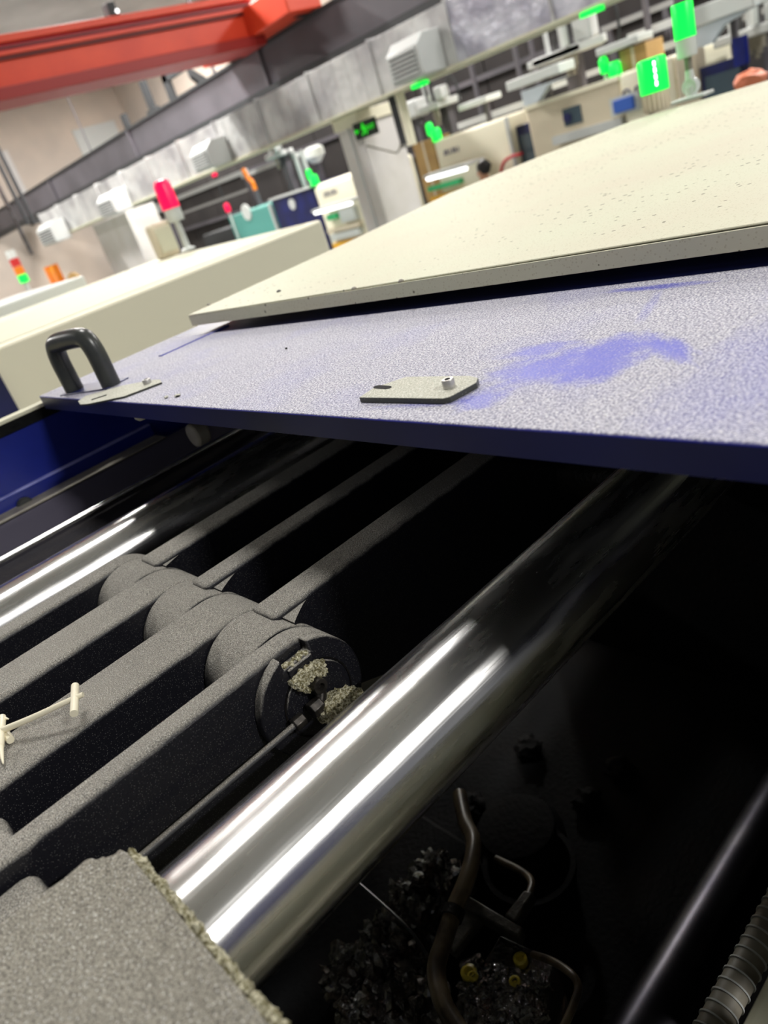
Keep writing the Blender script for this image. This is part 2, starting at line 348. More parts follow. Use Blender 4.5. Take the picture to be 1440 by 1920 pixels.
# boss, pin end and greasing gear on the nearest link
t = lk[0]
notch = [(.214, PZ+.0560), (.214, TOP-.013), (.243, TOP-.013), (.243, PZ+.0563)]
outer = arc(PX, PZ, PR, -200, -256, 12)
pr = arc(PX, PZ, PR, 76, -90-110, 44)
pr = [p for p in pr] + [(PX+PR*math.cos(math.radians(a)), PZ+PR*math.sin(math.radians(a))) for a in (150, 140, 130, 120, 110)]+[(.2125, PZ+.0556), (.2125, TOP-.014), (.243, TOP-.014)]
bo = MB().prism(pr, 'y', .534, .5465).build('boss', M['link'], t, bevel=.002, seg=2)
# round recess drawn by a raised thin ring and the pin end standing inside it
MB().ring((PX+.004, 0, PZ-.004), 'y', .0372, .0388, .5331, .5345, 56).build('groove_ring', M['pit'], t)
MB().cyl((PX+.004, .5325, PZ-.004), (PX+.004, .5445, PZ-.004), .0362, n=48).build('pin_end', M['link'], t, bevel=.0012)
MB().box((.2145, .531, PZ+.012), (.2425, .5345, TOP-.0150)).build('locking_plate', M['link'], t, bevel=.0015)
g = MB()
for i in range(9): g.lump((.2165+.0028*i, .5385+.002*math.sin(i*2.1), TOP-.0145+.0012*math.cos(i)), (.0032, .0042, .0022), i, 2)
g.build('grease_in_notch', M['grease'], t)['kind'] = 'stuff'
g = MB()
for i, (px, py, r) in enumerate([(556, 1278, .0075), (567, 1268, .0085), (579, 1258, .008), (590, 1250, .0075), (600, 1247, .006), (603, 1258, .0055), (580, 1272, .0075), (566, 1284, .0065), (592, 1266, .006), (575, 1290, .005)]):
    p = on(px, py, y=.529); g.lump(p, (r*.9, .0065, r*.8), i+20, 3, .45)
g.build('grease_on_pin', M['grease'], t)['kind'] = 'stuff'
g = MB()
for i, (px, py, r) in enumerate([(612, 1325, .009), (625, 1317, .010), (640, 1308, .010), (655, 1302, .008), (668, 1297, .005), (618, 1338, .008), (632, 1330, .009), (610, 1345, .006)]):
    p = on(px, py, y=.520); g.lump(p, (r, .012, r*.8), i+40, 3, .5)
g.build('grease_by_bar', M['grease'], t)['kind'] = 'stuff'
c = on(600, 1286, y=.518)
nz = MB().lathe((c.x, .532, c.z), [(.0092, 0), (.0092, .006), (.0072, .0075), (.0072, .016), (.0035, .0165), (.0030, .0120)], 24, (0, -1, 0)).build('grease_nipple', M['fitting'], t)
e = on(584, 1333, y=.522); e2 = on(563, 1345, y=.522)
MB().cyl((e.x-.001, .522, e.z), (e.x+.012, .522, e.z+.0005), .0082, n=6).build('union_nut', M['fitting'], t, bevel=.001)
MB().cyl((e2.x-.009, .522, e.z+.0), (e2.x+.003, .522, e.z), .0068, n=6).build('union_nut', M['fitting'], t, bevel=.001)
MB().tube([(e.x+.01, .522, e.z), (e.x+.016, .524, e.z+.006), (c.x, .528, c.z-.006), (c.x, .530, c.z)], .0055, 14).build('elbow', M['fitting'], t)
MB().cyl((PX-.02, .53, PZ-.055), (PX+.05, .53, PZ-.07), .012, n=20).build('lower_lug', M['pit'], t)
rod = MB().tube([(-.06, .524, e.z-.0005), (.08, .524, e.z-.0015), (e2.x-.008, .522, e.z)], .0031, 12).build('grease_pipe', M['pipe'])
tag(rod, 'thin steel grease pipe running between the nearest link and the front bar', 'pipe')

def right_link(y0, y1, b0, b1, label):
    t = thing('connecting_link', label, 'machine link', (PX, (y0+y1)/2, PZ))
    MB().prism(arc(PX, PZ, PR, 0, 360, 60)[:-1], 'y', b0, b1).build('knuckle', M['link'], t, bevel=.002)
    for e0, e1 in ((b0+.001, y0+.004),):
        if abs(e1-e0) > .008:
            cv = [(PX+.03+.05*k/6, e0+(e1-e0)*math.sin(math.pi/2*k/6)) for k in range(7)]
            MB().prism(cv+[(PX+.08, (y0+y1)/2), (PX+.03, (y0+y1)/2)], 'z', PZ-.05, TOP-.006).build('fillet', M['link'], t)
    prof = [(PX+.02, TOP+.001), (PX+.02, PZ-PR+.002), (PX+.16, PZ-.11), (.72, PZ-.12)]+arc(.74, PZ-.04, .085, -80, 90, 20)+[(.70, TOP)]
    MB().prism(prof, 'y', y0, y1).build('link_body', M['link'], t, bevel=.006, seg=4)
    return t
right_link(.597, .639, .5745, .6415, 'dusty connecting link nearest the front bar, running under the blue cover')
right_link(.738, .773, .7185, .7885, 'dusty middle connecting link, its round knuckle behind the cream runner')
right_link(.872, .918, .8615, .9315, 'dusty connecting link farthest from the front bar, small lit knuckle')

# cross head joining links and the grey block
ch = MB().box((-.42, .44, -.60), (-.026, .546, -.378)).box((-.42, .573, -.60), (-.026, .643, -.378)).box((-.42, .717, -.60), (-.06, .79, -.40)).box((-.42, .86, -.60), (-.06, .933, -.40)).build('crosshead', M['link'], bevel=.02, seg=3)
ch.modifiers['bevel'].width = .012
tag(ch, 'dusty cast crosshead joining the toggle links at the lower left edge', 'machine casting')
t = thing('tie_bar_block', 'big dusty grey block clamped round the front bar, bottom left', 'machine block', (-.2, .27, -.345))
BZ = -.343
pr = [(-.55, .06), (.006, .06), (.0065, .18), (.0045, .25), (.0075, .33), (.006, .385), (.004, .430)]
pr += [(q_.x, q_.y) for q_ in (on(px, py, z=BZ) for px, py in ((196, 1600), (182, 1609), (172, 1606), (160, 1608), (146, 1621), (118, 1645), (60, 1684), (0, 1727)))]+[(-.2, .478), (-.55, .485)]
MB().prism(pr, 'z', -.55, BZ).build('block_body', M['block'], t, bevel=.003, seg=2)
pr = [(.004, .06), (.0235, .06), (.024, .442), (.022, .450), (.018, .449), (.012, .453), (.004, .450), (-.001, .444)]
MB().prism(pr, 'z', -.56, BZ-.0030).build('end_plate', M['block'], t, bevel=.0012)
g = MB(); rnd = random.Random(3)
for i in range(64):
    y = .235+.215*i/64; g.lump((.0255+rnd.random()*.002, y, BZ-.010-rnd.random()*.006), (.0026+rnd.random()*.002, .0042, .0034+rnd.random()*.0025), i, 2, .5)
g.build('grease_bead', M['grease'], t)['kind'] = 'stuff'

# tie bars
BY, BZc = .4065, -.4130
o = MB().cyl((.0245, BY, BZc), (1.25, BY, BZc), .05, n=96).build('tie_bar', M['chrome']); tag(o, 'thick polished chrome tie bar crossing the picture in front', 'tie bar')
o = MB().cyl((-.6, 1.10, BZc), (1.25, 1.10, BZc), .05, n=96).build('tie_bar', M['chrome']); tag(o, 'far polished chrome tie bar behind the dusty links', 'tie bar')
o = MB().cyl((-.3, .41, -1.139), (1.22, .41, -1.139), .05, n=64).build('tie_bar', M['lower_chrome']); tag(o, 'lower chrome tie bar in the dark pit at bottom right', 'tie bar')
o = MB().cyl((-1.0, 1.25, -.3745), (.70, 1.25, -.3745), .0050, n=20).build('guide_rod', M['chrome']); tag(o, 'thin bright guide rod between the far tie bar and the blue guard', 'rod')

# bed, platens, far guard, near guard
t = thing('machine_bed', 'oily black machine bed and platens under the polished bars', 'machine bed', (.6, .7, FL))
MB().box((-.75, .18, FL), (2.12, 1.40, -1.30)).build('base', M['pit'], t)
MB().box((1.25, .20, -1.30), (1.5, 1.22, -.22)).build('moving_platen', M['pit'], t, bevel=.01)
MB().box((-.75, .2, -1.30), (-.6, 1.2, -.30)).build('tail_platen', M['pit'], t, bevel=.01)
for (a, b_, z) in [(.52, .62, -.42), (.52, .62, -1.14)]:
    pass
# platen lugs that the connecting links run to
for yy in (.56, .68, .83, .955):
    MB().prism([(.83, -.30), (1.25, -.28), (1.25, -.64), (.9, -.60)]+arc(.80, -.45, .09, -80, 100, 16)[::1], 'y', yy, yy+.045).build('lug', M['pit'], t, bevel=.006)
MB().cyl((.74, .50, -.46), (.74, 1.02, -.46), .036, n=28).build('pin', M['dark_steel'], t)
MB().cyl((.44, .60, -.52), (.44, .92, -.52), .04, n=28).build('ejector_housing', M['dark_steel'], t)

t = thing('far_guard', 'deep blue sheet guard behind the far polished bar, cream top rim', 'machine guard', (.2, 1.41, FL))
G = 1.412
MB().box((-1.1, G-.002, -.232), (.42, G, -.2125)).build('rim_gap_dark', M['pit'], t)  # black strip painted as the dark gap below the overhanging rim
MB().box((-1.1, G, -.58), (.90, G+.008, -.216)).build('guard_sheet', M['blue'], t)
MB().box((-1.1, G-.004, -.2125), (.42, G+.028, -.206)).build('top_rim', M['cream'], t, bevel=.001)
MB().box((-1.1, G+.010, FL), (.90, G+.026, -.216)).build('outer_skin', M['cream'], t)
MB().box((-1.1, G-.010, -.3275), (.52, G, -.3235)).build('rail_top', mat('pale_blue_lit_edge', s2l((150, 152, 214)), .35, noise=(s2l((90, 96, 170)), 20, .4, .7)), t, bevel=.0008)  # paler blue puts the light on the ledge into its colour
MB().box((-1.1, G-.010, -.365), (.52, G-.006, -.3275)).build('rail_face', M['blue'], t)
MB().box((-1.1, G-.060, -.41), (.90, G-.055, -.350)).build('lower_sheet', M['lilac'], t)
MB().box((-1.1, G-.060, -.352), (.52, G-.006, -.348)).build('sheet_lip', M['conduit'], t)
MB().box((-1.1, 1.20, -.46), (.90, G-.055, -.41)).build('tray', M['dark_steel'], t)
k = on(50, 948, y=G-.020); MB().lathe((k.x, G-.006, k.z), [(.015, 0), (.015, .012), (.012, .016)], 20, (0, -1, 0)).build('knob', M['black'], t)

# near-side guard: cream sheet in the corner; then an unseen reflection panel
t = thing('near_guard', 'cream sheet guard at the bottom right corner beside the grey conduit', 'machine guard', (.1, .15, FL))
MB().box((-.2, .155, FL), (.42, .178, -.620)).build('guard_sheet', M['cream'], t, bevel=.006)
MB().box((.46, .130, FL), (2.12, .15, -.25)).build('inner_sheet', M['pit'], t)
t = thing('reflection_panel', 'unseen cream and navy panel added on the near side, mirrored in the front bar', 'reflection panel', (0, -.72, FL))  # unseen panel added for the tones it reflects in the front bar
MB().box((-1.2, -.75, -.36), (.5, -.71, .10)).build('reflection_navy', M['navy'], t, bevel=.005)
MB().box((-1.2, -.76, FL), (1.1, -.68, -.38)).build('reflection_cream', M['cream'], t, bevel=.005)

# ---------------- sliding blue cover
t = thing('sliding_cover', 'blue sheet cover thick with pale dust, wiped patch showing blue paint', 'machine cover', (.32, .5, -.17))
CZ = -.1906; K = 1.1212
MB().prism([(.355, -.6), (.735, -.6), (.690, .26), (.660, .78), (.630, 1.390), (.355, 1.390)], 'z', CZ-.003, CZ).build('top_sheet', M['blue_cover'], t, bevel=.0024, seg=3)
MB().prism([(.7345, -.6), (.90, -.6), (.90, 1.390), (.6295, 1.390), (.6595, .78), (.6895, .26)], 'z', CZ-.0035, CZ-.0004).build('shade_sheet', M['navy'], t)  # dark sheet standing in for the shadow band under the hood lip
fl = MB().box((.3553, -.6, CZ-.0240), (.3583, 1.390, CZ-.0025)).build('front_lip', M['navy'], t)
MB().box((.358, 1.3875, CZ-.0240), (.90, 1.390, CZ-.0025)).build('end_lip', M['navy'], t)
MB().box((.358, -.6, CZ-.0240), (.372, 1.387, CZ-.0222)).build('lip_return', M['navy'], t)
MB().box((.373, -.6, CZ-.008), (.89, 1.385, CZ-.0032)).build('underside_shade', M['pit'], t)  # black sheet added to darken the cover's underside and its reflection
MB().box((.527, 1.231, CZ-.0005), (.673, 1.242, CZ+.002)).build('edge_fold', M['blue_cover'], t, bevel=.0008)
MB().box((.45, 1.393, CZ-.033), (1.1, 1.415, CZ-.013)).build('side_rail', mat('blue_rail_paint', s2l((90, 100, 196)), .4), t, bevel=.002)
# black U handle standing near the far end
h0 = Vector((.340*K, 1.135*K, CZ)); h1 = Vector((.362*K, 1.045*K, CZ)); up = Vector((0, 0, .072*K))
sideways = Vector((.0, .0, 0))
hd = MB()
pts = [h0+Vector((0, 0, -.001)), h0+up*.3, h0+up*.66]
d = (h1-h0)
pts += [h0+up*.90+d*.05, h0+up*1.0+d*.16, h0+up*1.02+d*.5, h1+up*1.0-d*.16, h1+up*.90-d*.05, h1+up*.66, h1+up*.3, h1+Vector((0, 0, -.001))]
hm = hd.tube(pts, .0152, 20, 5).build('handle', M['black'], t)
MB().box((.374, 1.16, CZ-.001), (.42, 1.295, CZ+.002), Matrix.Rotation(.24, 3, 'Z')).build('handle_pad', M['navy'], t, bevel=.001)

def plate(pxs, z0, th, name, parent, slot=None):
    pts = [on(px, py, z=z0+th) for px, py in pxs]
    return MB().prism([(p.x, p.y) for p in pts], 'z', z0, z0+th).build(name, M['bracket'], parent, bevel=.0006)
bp = thing('bracket_plate', 'dusty chamfered metal plate with one cap screw lying on the blue cover', 'bracket', tuple(on(780, 735, z=CZ)))
pl = plate([(673, 745), (830, 747), (843, 744), (893, 717), (896, 708), (880, 704), (762, 706), (700, 727)], CZ, .0052, 'plate', bp)
q = on(717, 726, z=CZ+.0053)
MB().prism([(q.x+a*.0035+b_*.0010, q.y+b_*.0125) for a, b_ in ((-1, -.7), (-.4, -1), (.4, -1), (1, -.7), (1, .7), (.4, 1), (-.4, 1), (-1, .7))], 'z', CZ+.0048, CZ+.0055).build('slot', M['pit'], bp)
def cap_screw(px, py, z, parent, r=.0054, h=.0073):
    q = on(px, py, z=z); s = MB().lathe(q, [(r, 0), (r, h*.85), (r*.9, h)], 24).build('cap_screw', M['screw'], parent)
    MB().cyl(q+Vector((0, 0, h-.0002)), q+Vector((0, 0, h+.0003)), r*.5, n=6).build('hex_socket', M['pit'], s)
    return s
cap_screw(843, 726, CZ+.0052, bp)
bp = thing('bracket_plate', 'long narrow metal strip with a screw, overhanging the cover edge below the black handle', 'bracket', tuple(on(220, 735, z=CZ)))
plate([(146, 752), (150, 758), (165, 757), (232, 743), (303, 716), (300, 711), (285, 712), (232, 722), (160, 742)], CZ, .003, 'plate', bp)
cap_screw(277, 719, CZ+.003, bp, .0062, .0068)
q = on(172, 750, z=CZ+.0031); qa = on(200, 741, z=CZ+.0031)
MB().tube([q, qa], .0012, 8, 2).build('slot', M['pit'], bp)
# loose bits on the cover
for i, (px, py, lab) in enumerate([(333, 742, 'pale chip of plastic on the cover edge right of the long strip'), (312, 745, 'small pale crumb on the cover edge below the screw of the strip'), (537, 654, 'tiny dark speck alone on the dusty cover near its back edge')]):
    q = on(px, py, z=CZ+.001); o = MB().lump(q+Vector((0, 0, .0006)), ((.0035, .0055, .0016), (.003, .003, .0014), (.0016, .002, .0012))[i], i+70, 2, .5).build('chip', M['bracket'] if i < 2 else M['pit']); tag(o, lab, 'debris')
# fittings hanging below the cover lip
o = MB().lathe(on(268, 786, x=.375), [(.006, 0), (.010, .004), (.010, .010), (.003, .022)], 16, (0, 0, 1)).build('clip', M['cream']); o.parent = t; o.matrix_parent_inverse = Matrix.Translation(t.location).inverted()
wq = on(372, 812, x=.45)
rl = MB().cyl((wq.x-.012, wq.y, wq.z), (wq.x+.012, wq.y, wq.z), .019, n=28).build('roller', M['conduit'], t, bevel=.004)
MB().box((wq.x-.004, wq.y-.006, wq.z), (wq.x+.004, wq.y+.006, CZ-.003)).build('roller_hanger', M['dark_steel'], t)

# ---------------- cream hood
HZ = -.1544; KH = 1.127
t = thing('machine_hood', 'large cream painted steel hood with speckled top and grey lit front edge', 'machine hood', (1.2, .8, HZ))
hp = [(a*KH, b*KH) for a, b in [(.567, 1.155), (.98, 1.215), (1.4, 1.315), (1.75, 1.29), (2.07, 1.205), (2.135, .88), (2.16, .3), (2.2, -.55), (.655, -.55), (.618, .26)]]
MB().prism(hp, 'z', HZ-.0025, HZ).build('top_sheet', M['hood'], t, bevel=.0012)
def strip(p0, p1, z0, z1, th, name, m):
    a = Vector((p0[0], p0[1])); b = Vector((p1[0], p1[1])); d = (b-a).normalized(); n = Vector((-d.y, d.x))*th
    return MB().prism([tuple(a), tuple(b), tuple(b+n), tuple(a+n)], 'z', z0, z1).build(name, m, t)
strip((.567*KH, 1.155*KH), (.655*KH, -.55*KH), HZ-.0210, HZ-.0024, .003, 'front_lip', M['hood'])
strip((2.07*KH, 1.205*KH), (.567*KH, 1.155*KH), HZ-.0210, HZ-.0024, .003, 'side_lip', M['hood'])
MB().box((.93, -.5, CZ-.03), (.94, 1.27, HZ-.003)).build('inner_wall', M['pit'], t)
MB().box((2.25, -.5, -.9), (2.30, 1.25, HZ-.003)).build('end_wall', M['cream'], t)
for i, (px, py) in enumerate([(392, 572), (523, 547), (664, 542), (752, 528)]):
    q = on(px, py, z=HZ); MB().lathe(q, [(.004, 0), (.004, .0015), (.002, .003)], 12).build('rivet', M['conduit'] if i != 1 else M['dark_steel'], t)

# beacons on the hood
bx = on(1233, 209, z=HZ)
t = thing('beacon', 'squat lit green beacon on a ribbed grey base at the hood end', 'warning light', tuple(bx))
MB().lathe(bx, [(.037, .002), (.037, .006), (.0385, .007), (.0395, .056)], 40).build('base', M['beige'], t)
for k in range(20):
    a = 2*math.pi*k/20; c0 = bx+Vector((math.cos(a)*.0385, math.sin(a)*.0385, 0))
    MB().cyl(c0+Vector((0, 0, .006)), c0+Vector((0, 0, .054)), .0028, n=8).build('rib', M['beige'], t)
MB().lathe(bx+Vector((0, 0, .056)), [(.0425, 0), (.0425, .086), (.039, .0925), (.028, .095)], 40).build('lens', M['glow_green'], t)
MB().box(bx+Vector((-.035, .0, -.0)), bx+Vector((.035, .01, .003))).build('foot', M['dark_steel'], t)
for k in range(4):
    MB().lathe(bx+Vector((-.0425*.78, -.0425*.62, .072+.018*k)), [(.0028, 0), (.0036, .004), (.0036, .011), (.0028, .014)], 10).build('bulb_glint', M['glow_core'], t)
bx = on(1298, 186, z=HZ)
t = thing('signal_tower', 'tall white signal tower with lit green segment beside the squat beacon', 'warning light', tuple(bx))
MB().box(bx+Vector((-.035, -.055, 0)), bx+Vector((.035, .06, .010))).build('foot', M['white'], t, bevel=.003)
MB().cyl(bx+Vector((-.012, 0, .036)), bx+Vector((.016, 0, .036)), .024, n=32).build('joint', M['white'], t, bevel=.002)
MB().lathe(bx+Vector((0, 0, .008)), [(.016, 0), (.018, .03)], 24).build('neck', M['white'], t)
MB().cyl(bx+Vector((0, 0, .05)), bx+Vector((0, 0, .12)), .011, n=20).build('pole', M['conduit'], t)
MB().lathe(bx+Vector((0, 0, .058)), [(.014, 0), (.012, .025)], 20).build('collar', M['white'], t)
MB().lathe(bx+Vector((0, 0, .118)), [(.026, 0), (.030, .004), (.030, .052)], 32).build('white_segment', M['white'], t)
MB().lathe(bx+Vector((0, 0, .170)), [(.031, 0), (.031, .09), (.029, .094)], 32).build('green_segment', M['glow_green'], t)

# ---------------- cream sprue (runner) lying on the second link
def onl(px, py, z): return on(px, py, z=z)
o = MB()
o.tube([onl(141, 1286, -.340), onl(140, 1312, -.3405), onl(139, 1338, -.341)], .0037, 16, 3)
o.tube([onl(-30, 1384, -.3560), onl(0, 1371, -.352), onl(60, 1346, -.3455), onl(120, 1318, -.3405), onl(156, 1302, -.3395)], lambda t_: .0034-.0011*t_, 14, 5)
o.tube([onl(4, 1345, -.352), onl(2, 1372, -.352), onl(0, 1400, -.3555)], .0036, 14, 3)
o.tube([onl(0, 1400, -.3555), onl(6, 1432, -.358)], lambda t_: .0034-.0028*t_, 12, 3)
o.tube([onl(3, 1346, -.352), onl(16, 1348, -.3515)], lambda t_: .0026-.002*t_, 10, 2)
o.tube([onl(8, 1375, -.3575), onl(20, 1388, -.3585)], lambda t_: .0045-.001*t_, 10, 2)
o = o.build('plastic_runner', M['sprue']); tag(o, 'cream moulded plastic runner with cross pegs lying on a dusty link', 'plastic scrap')

# ---------------- things in the dark pit
def zz(px, py, z): return on(px, py, z=z)
t = thing('oil_hose', 'brown oily hose curving down through the dark pit', 'hose', tuple(zz(850, 1700, -.98)))
MB().tube([zz(862, 1490, -1.0), zz(872, 1540, -.98), zz(888, 1580, -.96), zz(878, 1640, -.95), zz(852, 1705, -.95), zz(832, 1765, -.95), zz(818, 1820, -.95), zz(835, 1890, -.95), zz(880, 1960, -.95)], .0125, 18, 8).build('hose_tube', M['hose'], t)
a = zz(853, 1704, -.95); b_ = zz(846, 1722, -.95); MB().cyl(a, b_, .0155, n=24).build('clamp_ring', M['dark_steel'], t)
t = thing('oily_casting', 'wet black oil-crusted casting left of the brown hose', 'machine casting', tuple(zz(740, 1800, -1.2)))
g = MB()
for i, (px, py) in enumerate([(825, 1655), (800, 1690), (775, 1725), (750, 1760), (728, 1795), (705, 1830), (690, 1870), (665, 1840), (740, 1850), (720, 1900), (780, 1880), (800, 1910), (700, 1930), (760, 1820)]):
    g.lump(zz(px, py, -1.12), (.045, .05, .05), i+90, 4, .5)
g.build('oil_crust', M['oil'], t)
a = zz(660, 1700, -1.17); MB().box((a.x-.25, a.y-.12, -1.30), (a.x+.22, a.y+.06, -1.16)).build('casting_body', M['pit'], t, bevel=.01)
t = thing('slotted_bracket', 'dark slotted bracket plate right of the brown hose in the pit', 'bracket', tuple(zz(900, 1740, -1.02)))
def plank(ps, z0, z1, name, m, par):
    pts = [zz(px, py, z1) for px, py in ps]; return MB().prism([(p.x, p.y) for p in pts], 'z', z0, z1).build(name, m, par, bevel=.003)
plank([(868, 1672), (980, 1738), (972, 1756), (860, 1695)], -1.06, -1.035, 'cross_bar', M['bracket_steel'], t)
plank([(945, 1715), (982, 1668), (1000, 1672), (965, 1728)], -1.06, -1.035, 'side_bar', M['bracket_steel'], t)
plank([(856, 1690), (908, 1712), (850, 1785), (838, 1775)], -1.06, -1.04, 'flange', M['bracket_steel'], t)
t = thing('oily_valve_block', 'wet oily valve block carrying small yellow caps in the pit', 'machine casting', tuple(zz(940, 1830, -1.1)))
ob = plank([(938, 1752), (1040, 1800), (1010, 1960), (860, 1960), (852, 1880), (890, 1830)], -1.22, -1.06, 'block', M['oil'], t)
g = MB()
for i in range(22):
    rx, ry = rnd.random(), rnd.random(); g.lump(zz(880+130*rx, 1800+130*ry, -1.06), (.02, .02, .012), i+200, 3, .6)
g.build('oil_crust', M['oil'], t)
for px, py, r in [(976, 1800, .010), (880, 1825, .012), (888, 1832, .008), (966, 1842, .008)]:
    MB().lathe(zz(px, py, -1.052)-Vector((0, 0, .006)), [(r, 0), (r, .010), (r*.6, .012), (r*.45, .008)], 16).build('yellow_cap', M['yellow'], t)
o = MB().tube([zz(1000, 1790, -1.04), zz(1035, 1802, -1.0), zz(1070, 1825, -.98), zz(1084, 1850, -.98), zz(1075, 1885, -.98), zz(1050, 1940, -.98)], .0052, 12, 6).build('oil_line', M['hose']); tag(o, 'thin dark oil line bending at the right of the valve block', 'pipe')
o = MB().tube([zz(930, 1610, -1.1), zz(975, 1632, -1.08), zz(997, 1655, -1.06), zz(985, 1690, -1.05), zz(960, 1722, -1.045)], .006, 12, 6).build('oil_line', M['hose']); tag(o, 'thin dark oil line looping above the slotted bracket', 'pipe')
o = MB().tube([zz(655, 1640, -1.0), zz(760, 1735, -1.0), zz(800, 1790, -1.02)], .0022, 8, 4).build('cable', M['black']); tag(o, 'thin black cable running down left of the brown hose', 'cable')
t = thing('gear_housing', 'dim round housing deep in the pit behind the slotted bracket', 'machine casting', tuple(zz(990, 1600, -1.2)))
MB().lathe(zz(985, 1600, -1.3), [(.09, 0), (.09, .06), (.075, .075), (.075, .085), (.05, .09)], 36).build('drum', M['pit'], t)
MB().ring(zz(985, 1600, -1.2), 'z', .078, .088, -1.24, -1.225, 40).build('rim', M['pit'], t)
o = MB()
for k, (px, py) in enumerate([(885, 1510), (1310, 1085), (990, 1400), (1160, 1440), (760, 1190), (1100, 1500)]):
    o.lump(zz(px, py, -1.285), (.03, .03, .018), 300+k, 3, .4)
o = o.build('oily_residue', M['pit']); tag(o, 'scattered lumps of dark oily residue on the pit floor', 'residue', kind='stuff')

# ribbed conduit, bottom right
t = thing('ribbed_conduit', 'grey ribbed flexible conduit running up the right of the pit', 'conduit', (.2, .283, -.915))
cy, cz = .283, -.915
MB().cyl((-.1, cy, cz), (.62, cy, cz), .0165, n=28).build('conduit_tube', M['conduit'], t)
base = None
for k in range(48):
    x = -.09+k*.0145
    if base is None:
        base = MB().ring((0, cy, cz), 'x', .0155, .0182, -.0010, .0010, 28).build('rib', M['offwhite'], t, bevel=0); base.data.transform(Matrix.Translation((0, 0, 0)))
        r = base
    else:
        r = base.copy(); C.objects.link(r)
    r.matrix_parent_inverse = Matrix.Translation(t.location).inverted(); r.location = (x, 0, 0)

# =====================================================================  THE HALL BEHIND
def Y(px, py, x): return on(px, py, x=x)
def facebox(m, x, depth, tl, br, ):          # box whose -x face spans two picture corners on the plane x
    a = Y(*tl, x); b = Y(*br, x); m.box((x, min(a.y, b.y), min(a.z, b.z)), (x+depth, max(a.y, b.y), max(a.z, b.z))); return a, b

# neighbouring machine across the walkway
t = thing('neighbour_machine', 'long cream machine body beyond the blue cover, flat top', 'machine', (0, 3, FL))
NZ = -.17; np_ = [(x_*1.205, y_*1.205) for x_, y_ in [(1.71, 2.22), (1.75, 2.6), (1.87, 3.60), (1.92, 3.95), (-3.2, 3.95), (-3.2, 2.22)]]
MB().prism(np_, 'z', FL+.1, NZ-.004).build('body', M['pale'], t, bevel=.012, seg=3)  # body coloured paler than the lid, in place of light on its front
MB().prism([(x_*1.205, y_*1.205) for x_, y_ in [(1.67, 2.26), (1.86, 3.9), (-3.15, 3.9), (-3.15, 2.26)]], 'z', NZ-.004, NZ).build('lid', M['cream'], t, bevel=.002)
MB().box((-3.6, 2.8, FL), (1.9, 4.6, FL+.1)).build('plinth', M['pit'], t)
a = on(6, 735, y=2.66)
MB().box((a.x-.5, 2.655, FL+.1), (a.x+.016, 2.675, a.z+.06)).build('blue_panel', M['navy'], t)

t = thing('neighbour_machine', 'cream machine farther back with a bright white lid edge, upper left', 'machine', (0, 6.5, FL))
a = on(166, 536, y=4.95)
MB().box((-3.8, 5.0, FL), (a.x-.05, 6.3, -.20)).build('body', M['cream'], t, bevel=.02)
MB().box((-3.8, 4.95, -.20), (a.x, 6.35, -.115)).build('lid', M['white'], t, bevel=.01)

# signal lamp and boxes on the neighbour's end
def signal(px, py, xk, yk, z0, parts, name='signal_lamp', label='', r=.03, mast=.2, leg=None, mast_r=.012, foot=True):
    pass
bx = on(352, 466, y=4.3); bx.z = NZ
t = thing('beacon', 'lit red beacon on a slim white post on the neighbouring machine', 'warning light', tuple(bx))
MB().lathe(bx, [(.045, 0), (.045, .01), (.02, .02), (.018, .17)], 20).build('post', M['white'], t)
MB().lathe(bx+Vector((0, 0, .17)), [(.046, 0), (.050, .01), (.050, .075)], 28).build('base', M['white'], t)
MB().lathe(bx+Vector((0, 0, .245)), [(.054, 0), (.050, .13), (.040, .155), (.02, .16)], 28).build('lens', M['glow_red'], t)
bb = on(335, 470, y=4.3); bb.z = NZ
t = thing('control_box', 'pale rounded control box standing behind the red beacon', 'control box', tuple(bb))
MB().box(bb+Vector((-.10, .02, 0)), bb+Vector((.03, .12, .20))).build('housing', M['beige'], t, bevel=.02)
MB().box(bb+Vector((-.09, .012, .03)), bb+Vector((.02, .021, .17))).build('cover', M['cream'], t, bevel=.01)

# galvanised duct with three louvred outlets, along y
t = thing('air_duct', 'long galvanised air duct running above the far machine row', 'duct', (6.8, 8, .8))
DX, D0, D1 = 6.8, .535, 1.09
ys = [1.0, 2.2, 3.4, 4.6, 5.8, 7.0, 8.2, 9.4, 10.6, 11.8, 13.0, 14.2, 15.4, 16.6, 17.8, 19.0]
for k in range(len(ys)-1):
    MB().box((DX, ys[k]+.0, D0), (DX+.38, ys[k+1]-.0, D1)).build('duct_section', M['wrap'] if ys[k] < 5 else M['galv'], t, bevel=.004)
    MB().box((DX-.02, ys[k+1]-.015, D0-.02), (DX+.40, ys[k+1]+.015, D1+.02)).build('flange', M['galv'], t)
    for j in range(1, 5):
        yy = ys[k]+1.2*j/5
        if ys[k] > 5: MB().box((DX-.003, yy-.006, D0), (DX+.001, yy+.006, D1)).build('seam', M['galv'], t)
MB().box((DX-.05, 1.0, D0-.03), (DX+.42, 19.0, D0-.001)).build('bottom_rail', M['cream'], t, bevel=.004)
labs = ['white louvred duct outlet nearest, top centre of the picture', 'white louvred duct outlet in the middle, above the red beacons', 'white louvred duct outlet farthest along the duct, beside the column top']
